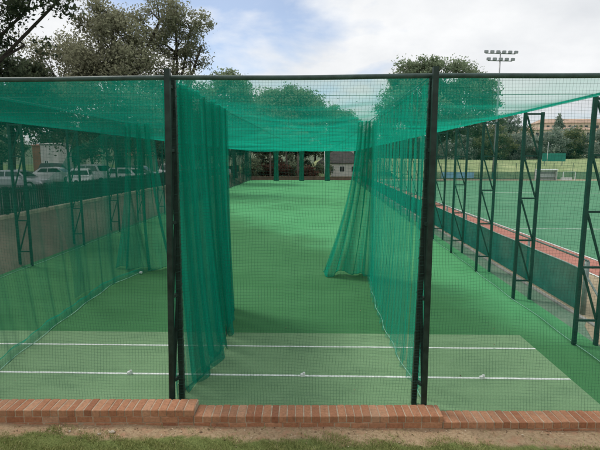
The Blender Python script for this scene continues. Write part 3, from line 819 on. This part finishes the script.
# hedge-like crown in the middle
tree('spreading_tree', (-5.5, 92, 0), [(-4.6, 0, 12.4, 3.4, 3.0), (5.4, 0, 11.8, 2.8, 2.6), (-1.8, 0, 14.3, 3.2, 2.6), (-3.4, 0, 13.4, 3.0, 2.4), (2.6, 0, 14.2, 2.8, 2.2), (1.2, 0, 14.6, 3.0, 2.6), (3.8, 0, 13.4, 2.8, 2.4), (-1, 0, 11.2, 5, 2.4), (-6.3, 0, 10.2, 2.3, 2.2), (.5, 0, 9.5, 5.5, 2.4), (4.4, 0, 9.8, 2.2, 2.2), (-5, 0, 8.0, 3.0, 1.8)], 6, .4, 300, 56000, .28, M['leaf_mid'], M['bark'], 42,
     'wide round-topped green tree in the centre beyond the far lane end', clump_r=1.35)
tree('spreading_tree', (4.2, 103, 0), [(-.6, 0, 12.0, 3.0, 2.4), (2.0, 0, 10.6, 2.6, 2.2), (-1.5, 0, 8.6, 2.6, 1.8), (1, 0, 8, 3, 1.8)], 5.5, .35, 120, 22000, .28, M['leaf_mid'], M['bark'], 43,
     'smaller round-topped green tree at right of the wide central tree', clump_r=.9)
# big dome tree behind the right post
tree('dome_tree', (19.5, 82, 0), [(-4.4, 0, 17.0, 3.4, 2.6), (-3, 0, 15.2, 4.6, 3.6), (1.8, 0, 17.2, 5.0, 3.4), (6.2, 0, 14.0, 4.6, 3.2), (-5.8, 0, 11.6, 3.8, 3.2), (0, 0, 11, 6.5, 3.5), (8.6, 0, 11.2, 3.4, 2.8), (-1.5, 0, 19.2, 2.8, 1.3), (4.6, 0, 18.4, 2.2, 1.2), (5, 0, 8.8, 5, 2), (-7.5, 0, 8.2, 3.2, 2.2)], 5.5, .5, 380, 70000, .25, M['leaf_mid'], M['bark'], 44,
     'tall dome-shaped tree behind the right post, top above the rail', clump_r=1.1)
# distant trees beyond the grass bank
g0 = random.Random(77)
far = [(21, 118), (27, 116), (36, 119), (43, 117), (49, 121), (57, 118), (63, 120), (69, 117), (76, 121), (84, 118), (24, 128), (33, 132), (40, 126), (46, 134), (54, 128), (60, 140), (66, 130), (72, 138), (80, 128), (88, 134), (28, 142), (50, 146), (95, 142), (104, 134), (17, 126)]
for i, (x, y) in enumerate(far):
    H = g0.uniform(7.5, 10.0) * (y / 128)
    tree('distant_tree', (x, y, 2.9), [(0, 0, H * .58, 3.3, H * .28), (2.3, 0, H * .42, 2.8, H * .24), (-2.4, 0, H * .45, 2.8, H * .24), (.5, 0, H * .8, 1.9, H * .16), (0, 0, H * .2, 4.0, H * .2)], H * .25, .25, 80, 6500, .30, M['leaf_far'] if i % 3 else M['leaf_light'], M['bark'], 100 + i,
         'pale leafy tree in the distant row beyond the grass bank' if i % 3 == 0 else 'grey-green leafy tree in the distant row beyond the grass bank', 'tree', 'distant trees beyond the grass bank')
tree('bare_tree', (66.5, 168, 3), [(0, 0, 13.0, 3.6, 3.0), (0, 0, 10.5, 4.2, 2.0)], 6, .9, 150, 3200, .34, M['leaf_far'], M['bark'], 61, 'round bare-limbed tree whose lattice of twigs shows sky, far right', clump_r=.8)
tree('cypress', (122, 246, 15), [(0, 0, 5, 2.0, 2.5), (0, 0, 7.3, 1.3, 2.2), (0, 0, 9.2, .6, 1.5)], 3, .3, 60, 1500, .6, M['leaf_far'], M['bark'], 62, 'dark pointed cypress standing up above the far roofs', 'tree', clump_r=.7)
# shrubs behind the far end
sh = [(-9.5, 82, 2.6, 'leaf_brown'), (-6.8, 80, 3.2, 'leaf_brown'), (-4.2, 83, 3.0, 'leaf_mid'), (-2.0, 80, 2.2, 'leaf_brown'), (-11.8, 80, 3.4, 'leaf_mid'), (0.9, 90, 3.0, 'leaf_mid'), (-8.2, 87, 4.4, 'leaf_dark'), (-5.3, 89, 4.8, 'leaf_mid'), (-3.1, 88, 4.2, 'leaf_dark'), (-10.9, 90, 5.0, 'leaf_dark'), (-7.2, 84, 3.4, 'leaf_brown'), (-12.5, 86, 4.6, 'leaf_mid')]
for i, (x, y, H, mt) in enumerate(sh):
    tree('shrub', (x, y, -.2), [(0, 0, H * .55, 1.4, H * .4), (.9, 0, H * .4, 1.0, H * .32), (-.9, 0, H * .4, 1.0, H * .32)], .5, .1, 36, 1500, .22, M[mt], M['bark_pale'], 70 + i,
         {'leaf_brown': 'rusty brown shrub behind the low wall at the far lane end', 'leaf_mid': 'green shrub behind the low wall at the far lane end', 'leaf_dark': 'dark tall shrub behind the low wall at the far lane end'}[mt], 'shrub', 'shrubs behind the far low wall', clump_r=.6)
for x, y, H, sd, lab in ((-8.3, 79, 7.5, 1, 'leaning pale trunk left of the far middle bundle'), (-5.6, 82, 8, 2, 'forked pale trunk behind the far lane end'), (-3.6, 79, 7, 3, 'slim dark trunk between two far net bundles')):
    tree('slender_tree', (x, y, -.2), [(0, 0, H, 1.8, 1.2), (.8, 0, H * .85, 1.4, 1.0)], H * .6, .17, 40, 1600, .24, M['leaf_mid'], M['bark_pale'], 80 + sd, lab, 'tree', clump_r=.6)

# ------------------------------------------------------------------ buildings
def house(label, loc, w, d, h, rh, wall_m, roof_m, rz=0, hip=True, windows=((-.25, .5, 1.2, 1.1), (.25, .5, 1.2, 1.1)), name='house', door=None, chimney=False, over=.4):
    root = empty(name, loc, rz, label, 'building')
    m = MB(); m.box(-w / 2, w / 2, -d / 2, d / 2, -.3, h); m.build('wall', wall_m, root)
    m = MB(); W = w / 2 + over; D = d / 2 + over
    r0 = (w / 2 - d / 2 if hip else W)
    r0 = max(r0, .2)
    vs = [(-W, -D, h + .003), (W, -D, h + .003), (W, D, h + .003), (-W, D, h + .003), (-W, -D, h + .15), (W, -D, h + .15), (W, D, h + .15), (-W, D, h + .15), (-r0, 0, h + rh), (r0, 0, h + rh)]
    m.add(vs, [(3, 2, 1, 0), (0, 1, 5, 4), (1, 2, 6, 5), (2, 3, 7, 6), (3, 0, 4, 7), (4, 5, 9, 8), (5, 6, 9), (6, 7, 8, 9), (7, 4, 8)])
    rf = m.build('roof', roof_m, root)
    if chimney:
        MB().box(w * .2, w * .2 + .7, -.3, .4, h + rh * .5, h + rh + .8).build('chimney', wall_m, rf)
    for (fx_, fz, ww, wh) in windows:
        cx = fx_ * w; cz = fz * h
        f = MB()
        for (a, b, c, e) in ((-ww / 2 - .08, -ww / 2, -wh / 2 - .08, wh / 2 + .08), (ww / 2, ww / 2 + .08, -wh / 2 - .08, wh / 2 + .08), (-ww / 2, ww / 2, wh / 2, wh / 2 + .08), (-ww / 2, ww / 2, -wh / 2 - .08, -wh / 2), (-.03, .03, -wh / 2, wh / 2)):
            f.box(cx + a, cx + b, -d / 2 - .06, -d / 2 + .02, cz + c, cz + e)
        fo = f.build('window', M['white'], root)
        MB().box(cx - ww / 2, cx + ww / 2, -d / 2 - .02, -d / 2 + .015, cz - wh / 2, cz + wh / 2).build('pane', M['glass'], fo)
    if door:
        MB().box(door - .45, door + .45, -d / 2 - .05, -d / 2 + .02, 0, 2.05).build('door', M['redbrown'], root)
    return root
house('white cottage with dark hipped roof beyond the far lane end', (4.6, 97, -.2), 9.5, 6, 2.5, 2.5, M['plaster'], M['tile_dark'], 0, True, ((-.28, .56, 1.9, 1.0), (.0, .56, .9, 1.0), (.3, .56, 1.9, 1.0)), chimney=True)
house('white rendered block with brown end wall behind the left car park', (-36.2, 63, 1.1), 2.3, 4, 4.0, .35, M['plaster'], M['concrete'], .1, False, ((-.2, .28, .4, 1.6),), name='guardhouse', over=.1)
house('brown-walled outbuilding attached left of the white block', (-38.1, 63.4, 1.1), 1.3, 4, 3.9, .3, M['redbrown'], M['tile_red'], .1, False, (), name='outbuilding', over=.1)
for i, (x, y, w, lab) in enumerate(((-46, 86, 7, 'pink-roofed house at far left among dark trees'), (-33.5, 84, 5, 'narrow pink-roofed house right of the white block'), (-27, 86, 8, 'wide pink-roofed house above the silver cars'))):
    house(lab, (x, y, 1.1), w, 6, 2.6, 2.6, M['plaster'], M['tile_red'], .05, i != 2)
# long institutional buildings on the far hill
def block(label, loc, w, h, nwin, floors, roof_h):
    root = empty('long_building', loc, 0, label, 'building')
    MB().box(-w / 2, w / 2, 0, 12, -8, h).build('wall', M['cream'], root)
    m = MB(); W = w / 2 + .6
    m.add([(-W, -.6, h + .01), (W, -.6, h + .01), (W, 12.6, h + .01), (-W, 12.6, h + .01), (-W + 4, 6, h + roof_h), (W - 4, 6, h + roof_h)], [(3, 2, 1, 0), (0, 1, 5, 4), (1, 2, 5), (2, 3, 4, 5), (3, 0, 4)])
    m.build('roof', M['tile_brown'], root)
    for f in range(floors):
        for i in range(nwin):
            cx = -w / 2 + (i + .5) * w / nwin; cz = h - 2.2 - f * 3.3
            MB().box(cx - .75, cx + .75, -.06, .02, cz - .8, cz + .8).build('window', M['glass'], root)
block('long cream building with brown roof on the far right skyline', (152, 262, 15.5), 64, 6.8, 22, 2, 2.6)
block('lower cream wing in front of the long brown-roofed building', (124, 245, 13.0), 34, 4.6, 12, 1, 1.8)
block('pale building end at right picture edge behind distant trees', (172, 250, 12), 34, 5.5, 12, 2, 2.0)
block('small cream building left of the cypress on far skyline', (100, 262, 15), 18, 4.2, 6, 1, 2.4)

# yellow-green mown rise between far bundles
m = MB(); m.grid(lambda u, v: (-2.2 + u * 4.4, 84 + v * 16, -.25 + 3.3 * (v * v * (3 - 2 * v)) * math.sin(math.pi * min(1, max(0, .15 + u * .7)))), 16, 16)
tag(m.build('grass_mound', M['bank']), kind='structure')

# ------------------------------------------------------------------ cars
def loft(sections, closed=True):
    """sections: list of rings with equal count"""
    m = MB(); n = len(sections[0]); vs = [p for s in sections for p in s]; fs = []
    for i in range(len(sections) - 1):
        for k in range(n):
            fs.append((i * n + k, (i + 1) * n + k, (i + 1) * n + (k + 1) % n, i * n + (k + 1) % n))
    fs.append(tuple(range(n))); fs.append(tuple(range(len(sections) * n - 1, (len(sections) - 1) * n - 1, -1)))
    m.add(vs, fs, False); return m
def car(label, loc, rz, paint, kind='sedan', group='cars parked behind the palisade fence'):
    root = empty('parked_car', loc, rz, label, 'car', group)
    if kind == 'sedan': L, W, hb, ht, prof = 4.5, 1.76, .92, 1.45, (-1.75, -1.1, .45, 1.15)
    elif kind == 'suv': L, W, hb, ht, prof = 4.6, 1.85, 1.08, 1.75, (-2.2, -1.9, .5, 1.15)
    else: L, W, hb, ht, prof = 3.9, 1.68, .95, 1.5, (-1.9, -1.5, .5, 1.2)
    w = W / 2
    xs = [(-L / 2, .42, hb - .22, .82), (-L / 2 + .08, .26, hb - .06, .93), (-L / 2 + .5, .22, hb, 1), (-.4, .2, hb + .02, 1), (.9, .2, hb, 1), (L / 2 - .75, .22, hb - .1, .98), (L / 2 - .15, .26, hb - .24, .9), (L / 2, .36, hb - .36, .8)]
    secs = []
    for x, zb, zt, k in xs:
        secs.append([(x, -w * k * .92, zb), (x, w * k * .92, zb), (x, w * k, zb + .18), (x, w * k, zt - .14), (x, w * k * .93, zt), (x, -w * k * .93, zt), (x, -w * k, zt - .14), (x, -w * k, zb + .18)])
    body = loft(secs)
    c0, c1, c2, c3 = prof
    cab = [[(c0, -w * .9, hb - .02), (c0, w * .9, hb - .02), (c0 + .02, w * .88, hb + .03), (c0 + .02, -w * .88, hb + .03)],
           [(c1, -w * .9, hb - .02), (c1, w * .9, hb - .02), (c1, w * .70, ht - .04), (c1, -w * .70, ht - .04)],
           [((c1 + c2) / 2, -w * .9, hb - .02), ((c1 + c2) / 2, w * .9, hb - .02), ((c1 + c2) / 2, w * .72, ht), ((c1 + c2) / 2, -w * .72, ht)],
           [(c2, -w * .9, hb - .02), (c2, w * .9, hb - .02), (c2, w * .70, ht - .05), (c2, -w * .70, ht - .05)],
           [(c3, -w * .88, hb - .04), (c3, w * .88, hb - .04), (c3 - .02, w * .86, hb + .0), (c3 - .02, -w * .86, hb + .0)]]
    cm = loft(cab); body.add(cm.v, cm.f)
    body.build('body', paint, root)
    def sidepane(xa, xb, xc, xd, s, name='side_window'):
        def yy(z): return s * (w * .9 + (w * .71 - w * .9) * (z - hb) / (ht - hb) + .012)
        z0, z1 = hb + .06, ht - .12
        MB().add([(xa, yy(z0), z0), (xb, yy(z0), z0), (xc, yy(z1), z1), (xd, yy(z1), z1)], [(0, 1, 2, 3)]).build(name, M['glass'], root)
    mid = (c1 + c2) / 2 - .1
    for s in (-1, 1):
        sidepane(c1 - .3 * (kind == 'sedan') + .02, mid - .05, mid - .05, c1 + .08, s)
        sidepane(mid + .05, c2 + .42, c2 - .05, mid + .05, s)
    e = .012
    MB().add([(c3 - .1 + e, -w * .8, hb + .08), (c3 - .1 + e, w * .8, hb + .08), (c2 + .08 + e, w * .64, ht - .12), (c2 + .08 + e, -w * .64, ht - .12)], [(0, 1, 2, 3)]).build('windscreen', M['glass'], root)
    MB().add([(c0 + .1 - e - .05, -w * .8, hb + .09), (c0 + .1 - e - .05, w * .8, hb + .09), (c1 - .1 - e, w * .64, ht - .13), (c1 - .1 - e, -w * .64, ht - .13)], [(3, 2, 1, 0)]).build('rear_window', M['glass'], root)
    for x in (-L / 2 + .82, L / 2 - .85):
        for s in (-1, 1):
            wh = MB().tube([(x, s * (w - .2), .31), (x, s * (w + .015), .31)], .31, 18).build('wheel', M['rubber'], root)
            MB().tube([(x, s * (w - .02), .31), (x, s * (w + .028), .31)], .19, 12).build('rim', M['galv'], wh)
    for s in (-1, 1):
        MB().bevbox((L / 2 - .11, s * w * .66, hb - .4), .2, .34, .14, .03).build('headlight', M['lamp_clear'], root)
        MB().bevbox((-L / 2 + .05, s * w * .7, hb - .22), .14, .26, .16, .03).build('tail_light', M['lamp_red'], root)
        MB().bevbox((c3 - .35, s * (w + .06), hb + .02), .1, .16, .12, .02).build('mirror', paint, root)
    return root
# a: heading of the car nose
cars = [(-22.4, 33.5, .05, 'car_silver', 'sedan', 'silver sedan nearest the left edge behind the palisade fence'),
        (-18.6, 35.5, -1.2, 'car_white', 'hatch', 'white hatchback with its bonnet toward the fence, right of silver sedan'),
        (-19.8, 41, -.45, 'car_white', 'suv', 'white tall car angled between other white cars at left'),
        (-16.2, 39, -.3, 'car_white', 'hatch', 'white small car left of the hanging net bundle'),
        (-14.6, 46, -1.0, 'car_white', 'suv', 'white tall car seen between net bundle and left post'),
        (-29.5, 52, .0, 'car_dark', 'suv', 'dark tall car in the second row of the car park'),
        (-19.6, 50, .0, 'car_silver', 'hatch', 'silver hatchback in the second row of the car park'),
        (-14.2, 62, .2, 'car_white', 'suv', 'white tall car farthest back along the left fence'),
        (-25.2, 43.5, .1, 'car_white', 'sedan', 'white sedan just behind the silver sedan at left'),
        (-17.4, 56, -.2, 'car_white', 'sedan', 'white sedan in the back row near the hanging net bundle')]
for x, y, a, p, k, lab in cars:
    car(lab, (x, y, 1.1), a, M[p], k)

# ------------------------------------------------------------------ palisade fence
pf = empty('palisade_fence', (-12.15, 4, 1.1), 0, 'dark steel palisade fence along the kerb before the car park', 'fence')
def pfx(y): return -12.15 - 0.012 * (y - 14) + 12.15
for b in range(26):
    y0 = 4 + b * 2.7
    m = MB()
    for i in range(1, 17):
        y = y0 + i * .159
        m.box(pfx(y) - .03, pfx(y) + .03, y - 4 - .018, y - 4 + .018, .14, 1.12)
        m.add([(pfx(y) - .03, y - 4, 1.12), (pfx(y) + .03, y - 4, 1.12), (pfx(y), y - 4, 1.2)], [(0, 1, 2)])
    for z in (.3, .95): m.bar((pfx(y0) + .05, y0 - 4 + .05, z), (pfx(y0 + 2.7) + .05, y0 - 4 + 2.66, z), .04)
    m.build('pale_panel', M['steel'], pf)
    MB().box(pfx(y0) - .04, pfx(y0) + .04, y0 - 4 - .045, y0 - 4 + .045, 0, 1.2).build('post', M['steel'], pf)

# ------------------------------------------------------------------ far right furniture
# floodlight mast
fl = empty('floodlight_mast', (28.7, 77.9, 1.37), 0.15, 'tall floodlight mast with two rows of lamps against grey sky', 'floodlight')
fl.scale = (.655, .655, .655)
MB().tube([(0, 0, -2.6), (0, 0, 10), (0, 0, 28.6)], [.34, .27, .14], 12).build('pole', M['lamp_head'], fl)
for z, n, wd in ((28.2, 6, 7.6), (26.5, 5, 6.2)):
    MB().bar((-wd / 2, 0, z), (wd / 2, 0, z), .16).build('crossbar', M['lamp_head'], fl)
    for i in range(n):
        x = -wd / 2 + wd * i / (n - 1)
        m = MB(); m.bevbox((x, -.35, z + .35), .95, .4, .62, .08); m.bar((x, 0, z), (x, -.3, z + .3), .08)
        m.build('lamp_head', M['lamp_head'], fl)
up = empty('utility_pole', (-15.5, 57, 1.1), 0, 'thin utility pole right of the sparse tree, above the rail', 'pole')
MB().tube([(0, 0, -.3), (0, 0, 14.8)], [.12, .07], 8).build('pole', M['bark'], up)
MB().bar((-.45, 0, 13.8), (.45, 0, 13.8), .1).build('crossarm', M['bark'], up)

# boundary fence beyond the hockey field
bf = empty('boundary_fence', (8, 77.0, 0), 0, 'dark mesh fence along the far edge of hockey field', 'fence')
for i in range(26):
    MB().tube([(i * 3.0, 0, -.2), (i * 3.0, 0, 2.6)], .035, 6).build('post', M['steel_green'], bf)
for z in (1.15, 2.55): MB().tube([(0, 0, z), (75, 0, z)], .02, 6).build('rail', M['steel_green'], bf)
MB().add([(10, .03, -.1), (75, .03, -.1), (75, .03, 1.12), (10, .03, 1.12)], [(0, 1, 2, 3)]).build('shade_cloth', M['shade'], bf)
bl = empty('blue_banner', (20.0, 76.8, 0), 0, 'pale blue banner on the far fence left of the dugout', 'banner')
m = MB(); m.grid(lambda u, v: (5.2 * u, .03 * math.sin(u * 20), .15 + v * .95), 30, 4); m.build('sheet', M['blue'], bl)
MB().tube([(-.03, .06, -.1), (-.03, .06, 1.25)], .03, 6).build('pole', M['galv'], bl); MB().tube([(5.23, .06, -.1), (5.23, .06, 1.25)], .03, 6).build('pole', M['galv'], bl)
# white dugout shelter
dg = empty('dugout', (35.3, 73.6, 0), -.15, 'white team shelter with grey band at far side of hockey field', 'shelter')
m = MB(); m.box(-1.4, 1.4, .9, .96, 0, 1.5); m.box(-1.46, -1.4, -.1, .96, 0, 1.55); m.box(1.4, 1.46, -.1, .96, 0, 1.55); m.build('panel', M['white'], dg)
m = MB(); m.add([(-1.55, -.35, 1.56), (1.55, -.35, 1.56), (1.55, 1.0, 1.63), (-1.55, 1.0, 1.63), (-1.55, -.35, 1.62), (1.55, -.35, 1.62), (1.55, 1.0, 1.69), (-1.55, 1.0, 1.69)], [(3, 2, 1, 0), (4, 5, 6, 7), (0, 1, 5, 4), (1, 2, 6, 5), (2, 3, 7, 6), (3, 0, 4, 7)]); m.build('roof', M['white'], dg)
MB().box(-1.38, 1.38, .82, .897, .95, 1.2).build('band', M['lamp_head'], dg)
MB().box(-1.3, 1.3, .4, .78, .38, .46).build('bench', M['galv'], dg)
# hockey goal
hg = empty('hockey_goal', (38.4, 73.0, 0), 0, 'small white-posted hockey goal right of the dugout', 'goal')
for x in (-.9, .9): MB().bar((x, 0, 0), (x, 0, 1.3), .09).build('post', M['white'], hg)
MB().bar((-.9, 0, 1.3), (.9, 0, 1.3), .07).build('crossbar', M['white'], hg)
m = MB(); m.box(-.86, .86, .75, .79, 0, .42); m.build('backboard', M['white'], hg)
# teal scoreboard and flag pole on the bank
sb = empty('scoreboard', (49.2, 100, 2.2), 0, 'teal board on two legs standing on the far grass bank', 'board')
MB().box(-2.4, 2.4, 0, .12, .5, 2.2).build('panel', M['tealboard'], sb)
for x in (-1.8, 1.8): MB().box(x - .06, x + .06, .125, .22, -.4, 2.2).build('leg', M['galv'], sb)
fp = empty('flag_pole', (45.9, 96, 2.0), 0, 'slim white pole beside the teal board on the bank', 'pole')
MB().tube([(0, 0, -.3), (0, 0, 4.6)], [.06, .04], 8).build('pole', M['white'], fp)
fp = empty('flag_pole', (1.0, 84, 0), 0, 'white pole behind the far net bundles near the cottage', 'pole')
MB().tube([(0, 0, -.3), (0, 0, 5.4)], [.12, .1], 8).build('pole', M['white'], fp)
gs = random.Random(5)
for i in range(6):
    x = 28 + i * 9.5 + gs.uniform(-2, 2); y = 116 + gs.uniform(-3, 3)
    house('small pale house half hidden by the distant trees on the bank', (x, y + 10, 2.9), gs.uniform(4, 6), 5, 2.3, 1.5, M['plaster'], M['tile_brown'], gs.uniform(-.3, .3), True).__setitem__('group', 'pale houses among the distant trees')

# ------------------------------------------------------------------ sky and light
sun_el, sun_az = R(58), R(300)      # high, from ahead and to the left
w = bpy.data.worlds.new('World'); scene.world = w; w.use_nodes = True
nt = w.node_tree; nt.nodes.clear()
def N(t_, **kw):
    nd = nt.nodes.new(t_)
    for k, v in kw.items(): setattr(nd, k, v)
    return nd
out = N('ShaderNodeOutputWorld')
sky = N('ShaderNodeTexSky', sky_type='NISHITA', sun_disc=False); sky.sun_elevation = sun_el; sky.sun_rotation = sun_az; sky.altitude = 1500; sky.air_density = 1.0; sky.dust_density = 2.0
b1 = N('ShaderNodeBackground'); b1.inputs[1].default_value = 0.15
nt.links.new(sky.outputs[0], b1.inputs[0])
tc = N('ShaderNodeTexCoord'); sep = N('ShaderNodeSeparateXYZ'); nt.links.new(tc.outputs['Generated'], sep.inputs[0])
# project directions on a flat cloud layer
mz = N('ShaderNodeMath', operation='MAXIMUM'); nt.links.new(sep.outputs['Z'], mz.inputs[0]); mz.inputs[1].default_value = 0.0
ad = N('ShaderNodeMath', operation='ADD'); nt.links.new(mz.outputs[0], ad.inputs[0]); ad.inputs[1].default_value = 0.35
dx = N('ShaderNodeMath', operation='DIVIDE'); nt.links.new(sep.outputs['X'], dx.inputs[0]); nt.links.new(ad.outputs[0], dx.inputs[1])
dy = N('ShaderNodeMath', operation='DIVIDE'); nt.links.new(sep.outputs['Y'], dy.inputs[0]); nt.links.new(ad.outputs[0], dy.inputs[1])
cb = N('ShaderNodeCombineXYZ'); nt.links.new(dx.outputs[0], cb.inputs[0]); nt.links.new(dy.outputs[0], cb.inputs[1]); nt.links.new(mz.outputs[0], cb.inputs[2])
n1 = N('ShaderNodeTexNoise'); n1.inputs['Scale'].default_value = 2.1; n1.inputs['Detail'].default_value = 9; n1.inputs['Roughness'].default_value = .52; n1.inputs['Distortion'].default_value = .25
mp = N('ShaderNodeMapping'); mp.inputs['Location'].default_value = (3.15, 1.4, 0.6); nt.links.new(cb.outputs[0], mp.inputs[0]); nt.links.new(mp.outputs[0], n1.inputs['Vector'])
n2 = N('ShaderNodeTexNoise'); n2.inputs['Scale'].default_value = 1.5; n2.inputs['Detail'].default_value = 8; n2.inputs['Roughness'].default_value = .55
mp2 = N('ShaderNodeMapping'); mp2.inputs['Location'].default_value = (7.3, 2.2, 4.0); nt.links.new(cb.outputs[0], mp2.inputs[0]); nt.links.new(mp2.outputs[0], n2.inputs['Vector'])
dp = N('ShaderNodeVectorMath', operation='DOT_PRODUCT'); nt.links.new(tc.outputs['Generated'], dp.inputs[0])
dv = Vector((-.160, .915, .33)).normalized(); dp.inputs[1].default_value = dv      # a gap in the cloud, ahead and a little left
pr = N('ShaderNodeMapRange', interpolation_type='SMOOTHSTEP'); nt.links.new(dp.outputs['Value'], pr.inputs[0])
for i_, v_ in ((1, .965), (2, .999), (3, 0.10), (4, -0.11)): pr.inputs[i_].default_value = v_
sm = N('ShaderNodeMath', operation='ADD'); nt.links.new(n1.outputs[0], sm.inputs[0]); nt.links.new(pr.outputs[0], sm.inputs[1])
r1 = N('ShaderNodeValToRGB'); e = r1.color_ramp.elements; e[0].position = .36; e[0].color = (.22, .22, .22, 1); e[1].position = .53; e[1].color = (1, 1, 1, 1)
nt.links.new(sm.outputs[0], r1.inputs[0])
r2 = N('ShaderNodeValToRGB'); e = r2.color_ramp.elements; e[0].position = .34; e[0].color = (.66, .69, .73, 1); e[1].position = .62; e[1].color = (.93, .94, .95, 1)
nt.links.new(n2.outputs[0], r2.inputs[0])
b2 = N('ShaderNodeBackground'); b2.inputs[1].default_value = 1.05
nt.links.new(r2.outputs[0], b2.inputs[0])
mx = N('ShaderNodeMixShader'); nt.links.new(r1.outputs[0], mx.inputs[0]); nt.links.new(b1.outputs[0], mx.inputs[1]); nt.links.new(b2.outputs[0], mx.inputs[2])
nt.links.new(mx.outputs[0], out.inputs[0])

sl = bpy.data.lights.new('sun', 'SUN'); sl.energy = 2.1; sl.angle = R(14); sl.color = (1.0, .96, .90)
so = bpy.data.objects.new('sun', sl); col.objects.link(so)
d = Vector((math.sin(sun_az) * math.cos(sun_el), math.cos(sun_az) * math.cos(sun_el), math.sin(sun_el)))
so.rotation_euler = (-d).to_track_quat('-Z', 'Y').to_euler(); so.location = d * 60

# ------------------------------------------------------------------ camera
cd = bpy.data.cameras.new('camera'); cam = bpy.data.objects.new('camera', cd); col.objects.link(cam)
cd.sensor_fit = 'HORIZONTAL'; cd.sensor_width = 36; cd.lens = 36 * 462 / 600
cd.clip_start = .05; cd.clip_end = 6000
cam.location = (0, 0, 3.4)
cam.rotation_euler = (R(90 - 8.25), 0, R(2.36))
scene.camera = cam

scene.render.engine = 'CYCLES'
scene.cycles.max_bounces = 10
scene.cycles.transparent_max_bounces = 48
scene.view_settings.view_transform = 'Standard'
scene.view_settings.look = 'None'
scene.view_settings.exposure = 0
scene.view_settings.gamma = 1
